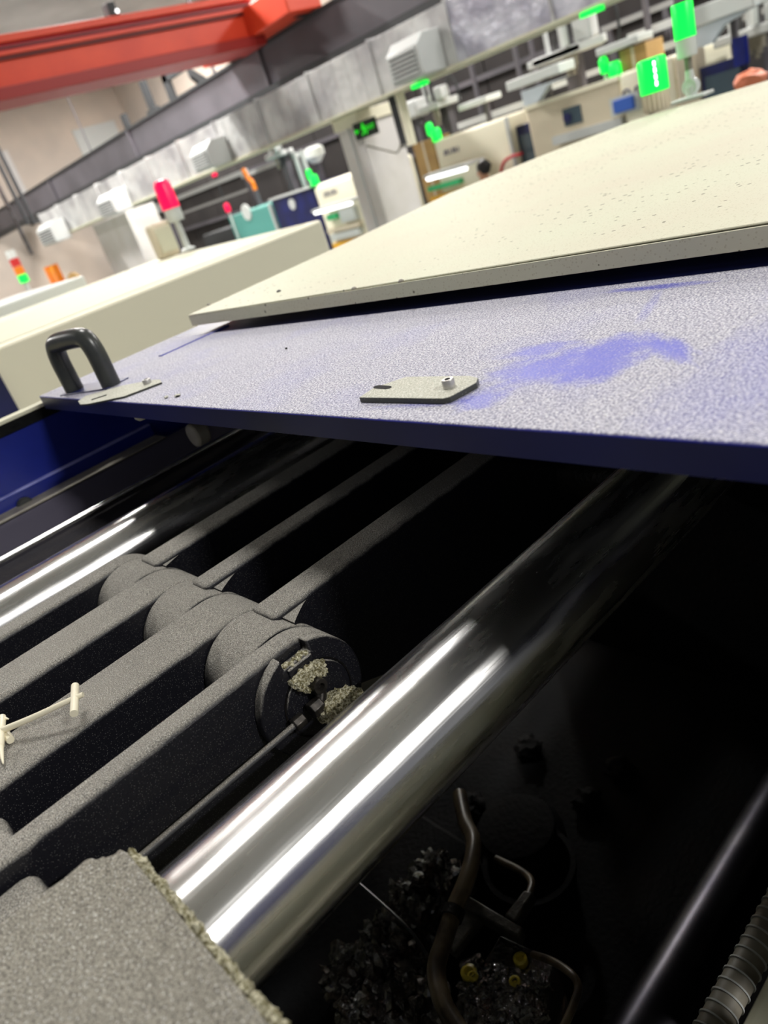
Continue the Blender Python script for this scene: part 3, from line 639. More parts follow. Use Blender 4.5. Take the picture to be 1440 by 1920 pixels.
for i, (y0, y1, z0, z1) in enumerate([(5.93, 6.40, .53, .91), (10.38, 10.9, .53, .88), (14.1, 14.8, .46, .84), (17.6, 18.5, .40, .84)]):
    if i == 3: lab = 'pale duct outlet at the very end of the duct, far left'
    else: lab = labs[i]
    o_ = thing('duct_outlet', lab, 'air vent', (6.5, (y0+y1)/2, z0), group='duct outlets')
    pr = [(6.78, z0), (6.42, z0+.0), (6.40, z0+.05), (6.40, z1-.10), (6.52, z1), (6.78, z1)]
    MB().prism(pr, 'y', y0, y1).build('housing', M['offwhite'], o_, bevel=.012)
    MB().box((6.393, y0+.05, z0+.04), (6.401, y1-.05, z1-.12)).build('recess', M['beamdark'], o_)
    n = 6
    for k in range(n):
        zc = z0+.05+(z1-z0-.18)*k/(n-1)
        MB().box((6.375, y0+.04, zc-.012), (6.398, y1-.04, zc+.010)).build('louvre', M['offwhite'], o_, bevel=.003)

# columns
def column(y0, y1, x0, label, band=None):
    t = thing('column', label, 'column', (x0, (y0+y1)/2, FL))
    MB().box((x0, y0, FL), (x0+.7, y1, .5)).build('shaft', M['col'], t, bevel=.02)
    return t
t = column(7.74, 8.18, 7.0, 'broad pale grey column carrying the green exit sign')
MB().cyl((6.985, 7.945, FL), (6.985, 7.945, .50), .014, n=12).build('conduit_pipe', M['offwhite'], t)
tc_ = thing('cable_channel', 'short vertical cable channel below the duct just right of the wide column', 'cable channel', (7.0, 7.0, .5))
MB().box((6.965, 6.98, -.02), (7.0, 7.09, .505)).build('dark_channel', M['beamdark'], tc_)
MB().box((6.96, 6.90, -.06), (7.05, 6.975, .505)).build('pale_edge', M['pale'], tc_, bevel=.005)
MB().box((7.0, 6.975, -.06), (7.04, 7.13, .505)).build('back_plate', M['col'], tc_)
MB().box((6.97, 7.71, .36), (7.72, 8.21, .505)).build('capital', M['pale'], t, bevel=.01)
MB().tube([(7.02, 7.73, .10), (7.0, 7.40, -.02), (6.99, 7.2, -.08), (6.985, 7.08, .02)], .012, 8, 5).build('cable_loop', M['conduit'], tc_)
t = column(15.7, 17.6, 7.3, 'far pale column below the left end of the duct')
# exit sign
a = Y(657, 238, 6.9); b = Y(707, 245, 6.9)
c = Y(683, 242, 6.93)
t = thing('exit_sign', 'small lit green exit sign hanging on the wide column', 'sign', (6.95, c.y, c.z))
MB().box((6.93, c.y-.20, c.z-.095), (6.98, c.y+.20, c.z+.095)).build('sign_box', M['sign'], t, bevel=.006)
MB().box((6.975, c.y-.02, c.z-.02), (7.02, 7.80, c.z+.02)).build('bracket', M['cream'], t)
def text(s, loc, size, m, par, name='lettering', rot=(math.pi/2, 0, -math.pi/2), ext=.002, align='CENTER', shear=0):
    cu = bpy.data.curves.new(name, 'FONT'); cu.body = s; cu.size = size; cu.extrude = ext; cu.align_x = align; cu.align_y = 'CENTER'; cu.shear = shear
    ob = bpy.data.objects.new(name, cu); C.objects.link(ob); ob.rotation_euler = rot; ob.location = loc
    bpy.context.view_layer.update(); me = bpy.data.meshes.new_from_object(ob.evaluated_get(bpy.context.evaluated_depsgraph_get()))
    mw = ob.matrix_world.copy(); bpy.data.objects.remove(ob); me.transform(mw); me.materials.clear(); me.materials.append(m)
    o = bpy.data.objects.new(name, me); C.objects.link(o); o.parent = par; o.matrix_parent_inverse = Matrix.Translation(par.location).inverted(); return o
# running figure, words and arrow
g = MB(); X0 = 6.928
def sg(u, v): return (X0, c.y-u, c.z+v)
g.cyl(sg(-.008, .055), (X0-.004, c.y+.008, c.z+.055), .017, n=16)
for seg_, r in [([(-.02, .035), (-.005, -.01)], .013), ([(-.02, .03), (.025, .02), (.04, .0)], .007), ([(-.02, .03), (-.05, .01)], .007), ([(-.005, -.01), (.03, -.03), (.025, -.06)], .009), ([(-.005, -.01), (-.03, -.045), (-.055, -.05)], .009)]:
    g.tube([sg(*p) for p in seg_], r, 8, 2)
g.build('running_figure', M['signgreen'], t)
text('EXIT', (X0-.002, c.y-.12, c.z), .075, M['signgreen'], t)
g = MB(); g.tube([sg(-.17, 0), sg(-.11, 0)], .010, 8, 2); g.cyl(sg(-.15, 0), sg(-.18, 0), .028, .002, n=10); g.build('arrow', M['signgreen'], t)

# crane runway: I-beam along y with walkway angle, brackets
t = thing('crane_runway', 'dark grey steel crane runway beam slanting across the upper left', 'beam', (8, 6, 1.6))
MB().box((8.0, -2, 1.36), (8.06, 26.9, 1.86)).build('web', M['beam'], t)
MB().box((7.93, -2, 1.23), (8.16, 26.9, 1.36)).build('bottom_flange', M['beamdark'], t)
MB().box((7.95, -2, 1.86), (8.16, 26.9, 1.90)).build('top_flange', M['beamdark'], t)
for k in range(4):
    MB().box((7.94, 5.5+k*5.0, 1.36), (8.0, 5.56+k*5.0, 1.86)).build('stiffener', M['beam'], t)
for yy in (4.6, 9.4, 14.2, 19.0, 23.8):
    MB().prism([(8.9, .9), (8.9, 1.30), (8.05, 1.30), (8.55, 1.18)], 'y', yy, yy+.35).build('haunch', M['beamdark'], t)
    MB().box((8.16, yy-.25, 1.16), (8.9, yy, 1.30)).build('cross_arm', M['beamdark'], t)
t = thing('second_runway', 'darker lower steel beam behind the crane runway', 'beam', (9.3, 8, 1.6))
MB().box((9.3, 11.7, 1.42), (9.4, 26.9, 1.80)).build('web', M['beamdark'], t)
MB().box((9.25, 11.5, 1.80), (9.45, 26.9, 1.84)).build('pale_edge', M['offwhite'], t)
MB().box((9.2, 11.5, 1.36), (9.45, 26.9, 1.39)).build('lower_edge', M['offwhite'], t)
for k in range(7): MB().box((9.28, 12.1+k*2.1, 1.39), (9.30, 12.15+k*2.1, 1.80)).build('post', M['offwhite'], t)
for k, yy in enumerate((11.7, 13.5)):
    MB().prism([(9.3, 1.36), (9.3, 1.80), (8.6, 2.35), (8.6, 2.2)], 'y', yy, yy+.12).build('knee_brace', M['beamdark'], t)
a = Y(555, 133, 9.7); b = Y(400, 212, 9.7)
t = thing('far_crane_rail', 'orange crane beam seen small behind the grey steelwork', 'beam', (9.7, 13, 1.6))
MB().box((9.7, a.y, 1.46), (9.9, b.y, 1.74)).build('girder', M['orange'], t)
for k in range(3):
    yy = a.y+.4+k*(b.y-a.y-.8)/2; MB().box((9.78, yy-.03, 1.74), (9.82, yy+.03, CEIL)).build('hanger', M['beam'], t)
for k in range(2):
    q = Y(403+14*k, 212-8*k, 9.65); MB().box((9.6, q.y-.12, 1.40), (9.72, q.y+.12, 1.72)).build('end_stop', M['orange'], t, bevel=.02)
for i, (tl, br) in enumerate([((575, 60), (612, 128)), ((198, 372), (222, 402))]):
    a = Y(*tl, 10.6); b = Y(*br, 10.6); o = MB().box((10.6, min(a.y, b.y), b.z), (10.8, max(a.y, b.y), a.z)).build('junction_box', M['white'], bevel=.03)
    tag(o, ['white box under the crane steelwork right of the orange rail', 'pale box under the crane steelwork at far left'][i], 'box')
    hg = MB().cyl((10.7, (a.y+b.y)/2, max(a.z, b.z)), (10.7, (a.y+b.y)/2, CEIL), .02, n=8).build('hanger', M['beam'], o); hg.matrix_parent_inverse = Matrix()
# orange crane bridge along x
t = thing('crane_bridge', 'orange crane bridge girder across the upper left corner', 'crane', (3, 10, 1.8))
gy = 10.0
MB().prism([(gy, 1.93), (gy, 2.24), (gy+.4, 2.24), (gy+.4, 1.93)], 'x', -5.9, 7.7).build('web_plate', M['orange'], t)
MB().box((-5.9, gy-.10, 1.80), (7.7, gy+.5, 1.93)).build('bottom_flange', mat('deep_red_flange', s2l((150, 38, 34)), .5), t, bevel=.01)  # bottom flange coloured a deeper red than the web plate
MB().box((-5.9, gy-.06, 2.24), (7.7, gy+.46, 2.28)).build('ledge', M['orange'], t)
MB().box((-5.9, gy-.02, 2.28), (7.7, gy+.42, 2.36)).build('upper_plate', M['red'], t)
MB().box((-5.9, gy-.08, 2.36), (7.7, gy+.48, 2.44)).build('top_flange', M['orange'], t, bevel=.01)
for k, zz_ in enumerate((2.205, 2.305)):
    MB().box((-5.9, gy-.04, zz_), (7.7, gy-.001, zz_+.022)).build('pipe', mat('dark_red_pipe', s2l((96, 24, 24)), .5), t)
MB().box((7.5, gy-1.0, 1.92), (8.1, gy+1.4, 2.28)).build('end_carriage', M['orange'], t, bevel=.02)
MB().cyl((7.8, gy-.75, 2.0), (8.1, gy-.75, 2.0), .10, n=24).build('wheel', M['beamdark'], t)
q = on(215, 24, y=10)
cb = thing('crane_lamp', 'small black lamp box standing on the orange crane bridge', 'lamp', (q.x, 10, 2.44))
MB().box((q.x-.09, 9.96, 2.44), (q.x+.03, 10.1, 2.60)).build('housing', M['beamdark'], cb, bevel=.01)
MB().cyl((q.x+.02, 9.95, 2.49), (q.x+.02, 9.97, 2.49), .022, n=16).build('lens', M['tube'], cb)
MB().box((q.x+.03, 10.0, 2.44), (q.x+.07, 10.06, 2.54)).build('bracket', M['beamdark'], cb)
# dark green brackets above the runway
for i, ps in enumerate([[(268, 152), (290, 196)], [(310, 140), (326, 168)], [(232, 214), (242, 224)]]):
    a = Y(*ps[0], 8.12); b = Y(*ps[1], 8.12)
    t2 = thing('cable_bracket', ['dark upright bracket on the crane runway, left of the angled one', 'dark angled bracket on the crane runway nearest the orange bridge', 'small dark stub bracket on the crane runway, lowest one'][i], 'bracket', (8.1, a.y, 1.9))
    MB().box((8.06, a.y-.09, 1.9), (8.14, a.y+.09, a.z)).build('post', M['beamdark'], t2)
    if i == 1: MB().box((8.06, a.y-.9, a.z-.12), (8.14, a.y+.09, a.z)).build('arm', M['beamdark'], t2)
    if i == 0: MB().box((8.05, a.y-.2, 1.9), (8.15, a.y+.2, 1.98)).build('foot', M['beamdark'], t2)

# far wall fittings
t = thing('wall_cabinet', 'grey framed panel on the far left wall', 'wall panel', (2, YW, 0))
for i, (tl, br) in enumerate([((0, 285), (65, 390)), ((135, 245), (240, 290))]):
    a = on(*tl, y=YW-.04); b = on(*br, y=YW-.04)
    MB().box((min(a.x, b.x), YW-.07, min(a.z, b.z)), (max(a.x, b.x), YW, max(a.z, b.z))).build('panel', M['offwhite'] if i else M['ceil'], t)
for i, (p0, p1) in enumerate([((4, 320), (42, 425)), ((12, 310), (50, 425)), ((55, 420), (78, 470))]):
    a = on(*p0, y=14.5); b = on(*p1, y=14.5)
    o = MB().cyl((a.x, 14.5+.6*(i == 2), CEIL), (a.x, 14.5+.6*(i == 2), b.z), .035, n=10).build('hanging_chain', M['beamdark'] if i != 2 else M['steel']); tag(o, ['leftmost dark cable hanging from the ceiling at far left', 'dark cable hanging just right of the leftmost one', 'pale short rod hanging below the two dark cables'][i], 'cable')

# ------- far machine row (fronts on x=9)
FOOT = []
def ground(x, y):
    for x0, x1, y0, y1, z in FOOT:
        if x0-.02 <= x <= x1+.02 and y0-.06 <= y <= y1+.06: return z
    return FL
def machine(label, tl, tr, m, x=9.0, depth=1.4, ztop=None, bevel=.03):
    a = Y(*tl, x); b = Y(*tr, x); z = ztop if ztop is not None else (a.z+b.z)/2
    for x0, x1, yb, ya, zf in FOOT:                                  # neighbours never share ground
        if b.y < ya and a.y > ya: b.y = ya+.01
        if a.y > yb and b.y < yb: a.y = yb-.01
    FOOT.append((x, x+depth, b.y, a.y, z))
    t = thing('moulding_machine', label, 'machine', (x, (a.y+b.y)/2, FL), group='machines of the far row')
    MB().box((x, b.y, FL), (x+depth, a.y, z)).build('body', m, t, bevel=bevel)
    return t, a.y, b.y, z
t, y1, y0, z = machine('broad beige machine with a small blue picture label', (985, 207), (1160, 140), M['beige'])
c = Y(1073, 217, 8.99); MB().box((8.985, c.y-.13, c.z-.10), (9.0, c.y+.13, c.z+.10)).build('picture_label', M['clear'], t)
MB().cyl((8.975, c.y+.07, c.z-.01), (8.99, c.y+.07, c.z-.01), .06, n=16).build('label_logo', M['navy'], t)
MB().box((8.97, y0, z-.03), (9.05, y1, z+.02)).build('top_edge', M['pale'], t)
MB().box((8.9, y0+.0, -.62), (9.0, y0+1.0, -.52)).build('rail', M['offwhite'], t)
t, y1, y0, z = machine('pale machine with grey lettering behind the squat beacon', (1160, 140), (1262, 104), M['pale'], x=8.95)
c = Y(1188, 172, 8.94)
for k, (dy, h) in enumerate([(.09, .11), (-.06, .11)]): MB().ring((0, c.y+dy, c.z), 'x', .035, .055, 8.93, 8.95, 20).build('lettering', M['text'], t)
a = Y(1153, 205, 8.9); b = Y(1190, 190, 8.9); MB().box((8.86, b.y, b.z-.07), (8.92, a.y, b.z+.07)).build('blue_label', M['bluelabel'], t, bevel=.01)
MB().box((8.90, b.y-.06, b.z-.10), (8.95, a.y+.06, b.z+.10)).build('label_plate', M['white'], t)
t, y1, y0, z = machine('beige machine column just behind the signal tower', (1262, 104), (1306, 92), M['beige'], x=8.9, depth=.2)
t, y1, y0, z = machine('cream machine with grey wordmark and a red handle', (812, 266), (952, 218), M['pale'])
def wordmark(c, n, par, w=.055, h=.07):
    g = MB()
    for k in range(n):
        y = c.y+w*(n-1)/2-k*w; s_ = rnd.random()
        g.box((8.985, y-.017, c.z-h/2), (9.0, y-.006, c.z+h/2)); g.box((8.985, y-.012, c.z+(h/2-.012 if s_ > .5 else -h/2)), (9.0, y+.018, c.z+(h/2 if s_ > .5 else -h/2+.012)))
        if s_ > .3: g.box((8.985, y+.006, c.z-h/2), (9.0, y+.016, c.z+h/2))
    return g.build('wordmark', M['text'], par)
wordmark(Y(845, 283, 8.99), 6, t)
a = Y(940, 322, 8.9); b = Y(946, 303, 8.9); c = Y(972, 290, 8.9)
MB().tube([(8.97, a.y, a.z-.1), (8.9, a.y, a.z), (8.9, b.y, b.z), (8.9, (b.y+c.y)/2-.02, c.z-.0), (8.9, c.y, c.z), (8.97, c.y, c.z)], .022, 12, 5).build('handle', M['red'], t)
MB().box((8.96, y0+.0, FL), (9.0, y0+.04, z)).build('door_edge', M['offwhite'], t)
t = thing('dark_cabinet', 'tall navy framed cabinet between the cream and the beige machine', 'cabinet', (9.1, 6.9, FL))
a = Y(960, 240, 9.1); b = Y(983, 226, 9.1); a.y = FOOT[3][2]-.01; b.y = FOOT[0][3]+.01
MB().box((9.1, b.y, FL), (9.6, a.y, a.z)).build('frame', M['navy'], t, bevel=.01)
MB().box((9.08, b.y+.04, -1.2), (9.1, a.y-.04, a.z-.12)).build('window', M['clear'], t)
t, y1, y0, z = machine('cream rounded machine with grey wordmark above a lit tube', (585, 352), (668, 320), M['pale'], bevel=.08)
wordmark(Y(618, 362, 8.99), 7, t, .06, .08)
t, y1, y0, z = machine('navy machine with a pale emblem, left of the rounded cream one', (508, 378), (586, 345), M['navy'])
c = Y(548, 383, 8.99); MB().cyl((8.98, c.y, c.z), (9.0, c.y, c.z), .10, n=20).build('emblem', M['offwhite'], t)
MB().box((8.95, y0, z-.02), (9.05, y1, z+.02)).build('top_edge', M['offwhite'], t)
t, y1, y0, z = machine('teal machine with a pale oval on its front', (428, 410), (506, 378), M['teal'])
c = Y(462, 398, 8.99); MB().lathe((9.0, c.y, c.z), [(.16, 0), (.16, .02)], 24, (-1, 0, 0)).build('oval_window', M['white'], t)
a = Y(508, 400, 8.97); MB().box((8.96, y0, FL), (9.0, y0+.06, z)).build('door_edge', M['offwhite'], t)
t, y1, y0, z = machine('dark green-black machine between the two red lights', (372, 425), (428, 405), M['beamdark'], ztop=-.45)
# work bays with a lit tube
def bay(label, x, t0, t1, panels):
    t = thing('lit_shelf', label, 'work shelf', (x, Y(*t0, x).y, FL))
    a = Y(*t0, x); b = Y(*t1, x); zz_ = (a.z+b.z)/2
    MB().box((x-.05, b.y-.03, zz_+.025), (x+.4, a.y+.03, zz_+.06)).build('hood', M['offwhite'], t)
    MB().cyl((x, a.y, zz_), (x, b.y, zz_), .028, n=16).build('tube', M['tube'], t)
    MB().box((x+.30, b.y-.05, FL), (x+.40, a.y+.05, zz_+.02)).build('back', M['pale'], t)
    for tl, br, m, nm in panels:
        p = Y(*tl, x+.2); q = Y(*br, x+.2); MB().box((x+.2, min(p.y, q.y), min(p.z, q.z)), (x+.3, max(p.y, q.y), max(p.z, q.z))).build(nm, m, t, bevel=.01)
    return t
bay('lit tube over a green panel and orange tray beside the seated person', 8.5, (803, 342), (873, 309), [((800, 352), (862, 345), M['green'], 'green_panel'), ((806, 371), (872, 366), M['amber'], 'orange_tray'), ((812, 392), (876, 385), M['yellow'], 'yellow_tray')])
bay('lit tube over white and green parts left of the wide column', 8.5, (592, 403), (658, 377), [((610, 405), (632, 410), M['green'], 'green_panel'), ((633, 395), (668, 412), M['white'], 'white_panel'), ((612, 432), (674, 425), M['beige'], 'shelf_board'), ((618, 441), (676, 441), M['white'], 'paper'), ((622, 458), (680, 462), M['amber'], 'yellow_tray')])
for i, (tl, br, lab) in enumerate([((773, 272), (812, 318), 'tall cardboard box left of the cream machine with the wordmark'), ((1153, 108), (1206, 118), 'cardboard box on top of the machines behind the squat beacon')]):
    a = Y(*tl, 9.0); b = Y(*br, 9.0); x = 9.1 if i else 9.0
    if i == 0: b.y = FOOT[3][3]+.01
    z0 = b.z if not i else -.07
    t = thing('cardboard_box', lab, 'box', (x, (a.y+b.y)/2, z0))
    if i == 0: z0 = FL
    MB().box((x, min(a.y, b.y), z0), (x+.4, max(a.y, b.y), max(a.z, .16 if i else a.z))).build('carton', M['card'], t, bevel=.005)
    MB().box((x-.003, (a.y+b.y)/2-.02, z0), (x, (a.y+b.y)/2+.02, max(a.z, .16 if i else a.z))).build('tape', M['beige'], t)

# lit lamps along the row
def pair(p0, p1, x, label, z, m='glow_green', r=(.055, .075)):
    a = Y(*p0, x); b = Y(*p1, x)
    t = thing('signal_lamp', label, 'warning light', (x, a.y, z))
    MB().lathe((x, a.y, z), [(.03, 0), (.018, .02), (.018, a.z-z-.05)], 12).build('stem', M['white'], t)
    MB().lathe((x, a.y, a.z-.09), [(r[0]*.8, 0), (r[0], .03), (r[0], .14), (r[0]*.6, .18)], 20).build('lens', M[m], t)
    if p1 != p0:
        t = thing('signal_lamp', label.replace('tall', 'squat'), 'warning light', (x, b.y, z))
        MB().lathe((x, b.y, z), [(.05, 0), (.05, max(.01, b.z-z-.08))], 16).build('base', M['white'], t)
        MB().lathe((x, b.y, b.z-.09), [(r[1], 0), (r[1], .14), (r[1]*.7, .18)], 20).build('lens', M[m], t)
pair((806, 242), (818, 252), 9.05, 'tall green lamp above the cream machine with the red handle', -.12)
pair((580, 327), (589, 337), 9.05, 'tall green lamp above the rounded cream machine', -.18)
pair((1132, 122), (1153, 131), 9.05, 'tall green lamp on the broad beige machine', -.08)
pair((426, 389), (426, 389), 8.9, 'small lit red lamp on a white post left of the teal machine', -.7, 'glow_red', (.06, .06))
q = Y(402, 327, 11.5); o = MB().lathe((11.5, q.y, q.z-.05), [(.07, 0), (.07, .1)], 16).build('signal_lamp', M['glow_red']); tag(o, 'tiny pink-red light under the duct, above the red beacons', 'warning light')
st = MB().cyl((11.5, q.y, q.z-.05), (11.5, q.y, FL), .03, n=10).build('stem', M['beamdark'], o); st.matrix_parent_inverse = Matrix()
for i, (px, py) in enumerate([(790, 150), (1112, 3)]):
    q = Y(px, py, 6.8); o = MB().box((6.72, q.y-.10, D0-.07), (6.80, q.y+.10, D0-.03)).build('status_light', M['glow_green']); tag(o, ['green status light under the duct near the first outlet', 'green status light under the duct at the top edge'][i], 'warning light')
# tricolour tower far left, orange item, round cardboard
q = on(57, 548, x=6.0); zb = q.z
t = thing('signal_tower', 'tricolour signal tower, green lit, at the far left edge', 'warning light', (6, q.y, FL))
MB().cyl((6, q.y, FL), (6, q.y, zb+.25), .05, n=14).build('pole', M['offwhite'], t)
for k, (m, nm) in enumerate([('glow_green', 'green_lens'), ('glow_orange', 'amber_lens'), ('glow_dimred', 'red_lens'), ('white', 'cap')]):
    MB().lathe((6, q.y, zb+.25+k*.19), [(.11, 0), (.11, .18)], 20).build(nm, M[m], t)
a = on(88, 500, x=6.4); b = on(120, 545, x=6.4)
t = thing('orange_crate', 'bright orange forked guard at the far left behind the white lid', 'guard', (6.4, b.y, FL))
MB().box((6.4, b.y+.15, FL), (6.5, a.y+.05, a.z-.05)).build('panel', M['glow_orange'], t, bevel=.03)
MB().box((6.38, b.y-.05, FL), (6.52, b.y+.14, a.z-.0)).box((6.38, a.y+.06, FL), (6.52, a.y+.22, a.z)).build('post', M['glow_orange'], t)
q = on(153, 548, x=6.6)
o = MB().lathe((6.6, q.y, q.z-.15), [(.62, 0), (.62, .04)], 40, (-1, 0, 0)).build('cardboard_disc', M['card']); tag(o, 'large round cardboard disc behind the white lid at far left', 'cardboard')
st = MB().box((6.6, q.y-.5, FL), (6.65, q.y+.5, q.z-.4)).build('stand', M['card'], o); st.matrix_parent_inverse = Matrix()

# ------- take-out robots and rails above the row
def rod(mb, p0, p1, x, r, n=12):
    a = Y(*p0, x); b = Y(*p1, x); mb.cyl(a, b, r, n=n)
rails = [((230, 415), (460, 318), 10.6, .05), ((455, 330), (560, 290), 10.9, .045), ((250, 440), (470, 345), 11.2, .03), ((860, 240), (1000, 185), 10.7, .05), ((1000, 175), (1300, 70), 10.6, .04), ((880, 262), (980, 222), 10.65, .03), ((1180, 70), (1320, 20), 11.0, .05), ((1200, 100), (1440, 20), 10.8, .035), ((1130, 55), (1260, 5), 11.2, .035), ((1340, 120), (1440, 90), 10.5, .04)]
for i, (p0, p1, x, r) in enumerate(rails):
    a = Y(*p0, x); b = Y(*p1, x); zm = (a.z+b.z)/2
    t = thing('robot_rail', 'grey steel rail above the far machine row', 'rail', (x, (a.y+b.y)/2, zm), group='robot rails above the far row')
    t['label'] = ['long pale rail above the red beacons under the duct', 'short pale rail left of the wide column', 'thin lower rail above the red beacons', 'grey rail above the cream machine with the wordmark', 'long grey rail above the broad beige machine', 'thin rail just above the cream machine top', 'short rail at the top behind the signal tower', 'long thin rail behind the signal tower', 'thin rail left of the signal tower top', 'rail at the right edge above the blue screen'][i]
    MB().box((x-r, b.y, zm-r), (x+r, a.y, zm+r)).build('beam', M['offwhite'] if i in (0, 1, 3, 4, 6) else M['railgrey'], t)
    for yy in (a.y-.1, b.y+.1): MB().box((x-r*.6, yy-.04, ground(x, yy)), (x+r*.6, yy+.04, zm-r)).build('post', M['beam'], t)
def robot(label, x, px, py, s=1.0, arm=None, wedge=None):
    c = Y(px, py, x); t = thing('takeout_robot', label, 'robot', (x, c.y, c.z), group='take-out robots of the far row')
    MB().box((x-.25, c.y-.30*s, c.z-.05), (x+.3, c.y+.30*s, c.z+.05)).build('carriage', M['offwhite'], t, bevel=.02)
    for k in range(4):
        MB().box((x-.20+.02*k, c.y-.15*s+.10*s*k-.022, c.z+.05), (x-.15+.02*k, c.y-.15*s+.10*s*k+.022, c.z+.55*s)).build('upright', M['offwhite' if k % 2 else 'steel'], t)
    MB().box((x-.22, c.y-.42*s, c.z+.05), (x-.02, c.y-.22*s, c.z+.32*s)).build('drive_box', M['offwhite'], t, bevel=.02)
    MB().cyl((x-.27, c.y-.15*s, c.z+.06), (x-.27, c.y-.15*s, c.z+.22*s), .035*s, n=14).build('motor', M['white'], t)
    g = MB()
    for k in range(7): g.cyl((x-.2+.05*k, c.y-.2*s+.06*k, c.z-.05), (x-.2+.05*k, c.y-.2*s+.06*k, c.z-.18-.05*(k % 3)), .025, n=10)
    g.build('gripper', M['conduit'], t)
    MB().tube([(x, c.y-.35*s, c.z+.3*s), (x, c.y-.5*s, c.z+.45*s), (x, c.y-.62*s, c.z+.2*s), (x, c.y-.6*s, c.z-.1)], .018, 8, 5).build('cable', M['beamdark'], t)
    MB().box((x+.05, c.y-.1, ground(x+.1, c.y)), (x+.2, c.y+.1, c.z-.05)).build('pedestal', M['beam'], t)
    return t
t = robot('large take-out robot above the broad beige machine', 9.6, 1062, 98, 1.25)
a = Y(992, 122, 9.4); b = Y(1135, 72, 9.4); MB().box((9.35, b.y, (a.z+b.z)/2-.045), (9.45, a.y, (a.z+b.z)/2+.045)).build('cross_beam', M['offwhite'], t, bevel=.01)
t = robot('smaller take-out robot right of the wide column', 9.6, 822, 196, .7)
t = robot('take-out robot left of the wide column, partly hidden', 10.6, 522, 290, .6)
t = robot('take-out robot at the right edge behind the blue square', 10.0, 1408, 60, 1.1)
t = robot('take-out robot deep in the row above the red beacons', 11.7, 300, 395, .6)
def arm(label, x, p0, p1, r, wedge=None):
    a = Y(*p0, x); b = Y(*p1, x); t = thing('white_chute', label, 'chute', (x, (a.y+b.y)/2, b.z))
    zm = (a.z+b.z)/2; MB().box((x-.04, min(a.y, b.y), zm-r), (x+.32, max(a.y, b.y), zm+r)).build('top_rim', M['white'], t, bevel=.012)
    if wedge:
        ps = [Y(*p, x+.02) for p in wedge]; MB().prism([(p.y, p.z) for p in ps], 'x', x, x+.10).build('wedge_plate', mat('pale_blue_white', s2l((204, 214, 220)), .4), t)
    MB().box((x+.25, (a.y+b.y)/2-.03, ground(x+.27, (a.y+b.y)/2)), (x+.31, (a.y+b.y)/2+.03, zm)).build('leg', M['beam'], t)
    return t
arm('white chute on a wedge plate above the left of the beige machine', 8.8, (952, 162), (1050, 128), .055, [(978, 172), (1070, 140), (1030, 158), (1010, 190), (985, 200)])
arm('thin white bar right of the large robot', 9.0, (1120, 98), (1198, 72), .04)
arm('white bar right of the smaller robot', 9.4, (862, 204), (914, 183), .04)
arm('large white chute on a wedge plate right of the signal tower', 9.12, (1290, 38), (1415, -8), .09, [(1300, 55), (1425, 5), (1360, 45), (1345, 65), (1335, 82), (1296, 96)])
q = Y(775, 205, 9.6); t = thing('grey_hopper', 'grey rounded hopper box just right of the wide column', 'hopper', (9.6, q.y, q.z))
MB().box((9.5, q.y-.17, q.z-.13), (9.8, q.y+.12, q.z+.13)).build('hopper_box', M['offwhite'], t, bevel=.04)
MB().box((9.6, q.y-.05, ground(9.65, q.y)), (9.7, q.y+.05, q.z-.12)).build('stand', M['beam'], t)
q = Y(590, 290, 9.8); t = thing('white_hopper', 'white rounded hopper left of the wide column', 'hopper', (9.8, q.y, q.z))
MB().lathe((9.8, q.y, q.z-.15), [(.08, 0), (.20, .12), (.20, .25), (.12, .30)], 24).build('drum', M['white'], t)
MB().box((9.75, q.y-.05, ground(9.8, q.y)), (9.85, q.y+.05, q.z-.14)).build('stand', M['beam'], t)
for i, (px, py0, py1) in enumerate([(543, 262, 330), (556, 258, 318)]):
    a = Y(px, py0, 8.9); b = Y(px+20, py1, 8.9)
    o = MB().cyl((10.5, a.y*10.5/8.9, D0-.03), (10.5, a.y*10.5/8.9, FL), .045, n=12).build('supply_pipe', M['white']); tag(o, ['left one of two white pipes left of the wide column', 'right one of two white pipes left of the wide column'][i], 'pipe')
q = Y(468, 335, 9.9); t = thing('orange_robot', 'small orange robot arm above the teal machine', 'robot', (9.9, q.y, q.z))
MB().tube([(9.9, q.y+.12, q.z+.22), (9.9, q.y+.05, q.z+.02), (9.9, q.y-.05, q.z-.08), (9.9, q.y-.06, q.z-.25)], .05, 12, 4).build('arm', M['glow_orange'], t)
MB().cyl((9.9, q.y-.06, q.z-.25), (9.9, q.y-.06, ground(9.9, q.y-.06)), .05, n=12).build('stand', M['beam'], t)
# right edge: blue screen and square, orange spool
a = Y(1313, 132, 8.9); b = Y(1398, 118, 8.9)
t = thing('blue_screen', 'dark blue framed safety screen at the right edge below the white chute', 'screen', (8.9, (a.y+b.y)/2, FL))
MB().box((8.9, b.y, FL), (8.96, a.y, a.z+.02)).build('frame', M['navy'], t)
MB().box((8.885, b.y+.05, FL), (8.9, a.y-.05, a.z-.08)).build('window', M['clear'], t)
a = Y(1376, 72, 8.85); b = Y(1400, 98, 8.85); MB().box((8.8, b.y, b.z-.1), (8.9, a.y, a.z)).build('blue_square', M['blue'], t)
q = Y(1407, 152, 8.6); t = thing('orange_motor', 'small orange-red motor at the right edge behind the hood', 'motor', (8.6, q.y, q.z))
MB().lump((8.6, q.y, q.z), (.12, .16, .10), 5, 3, .3).build('casing', mat('salmon_plastic', s2l((224, 128, 92)), .5), t)
MB().box((8.57, q.y-.05, FL), (8.67, q.y+.05, q.z)).build('stand', M['beamdark'], t)
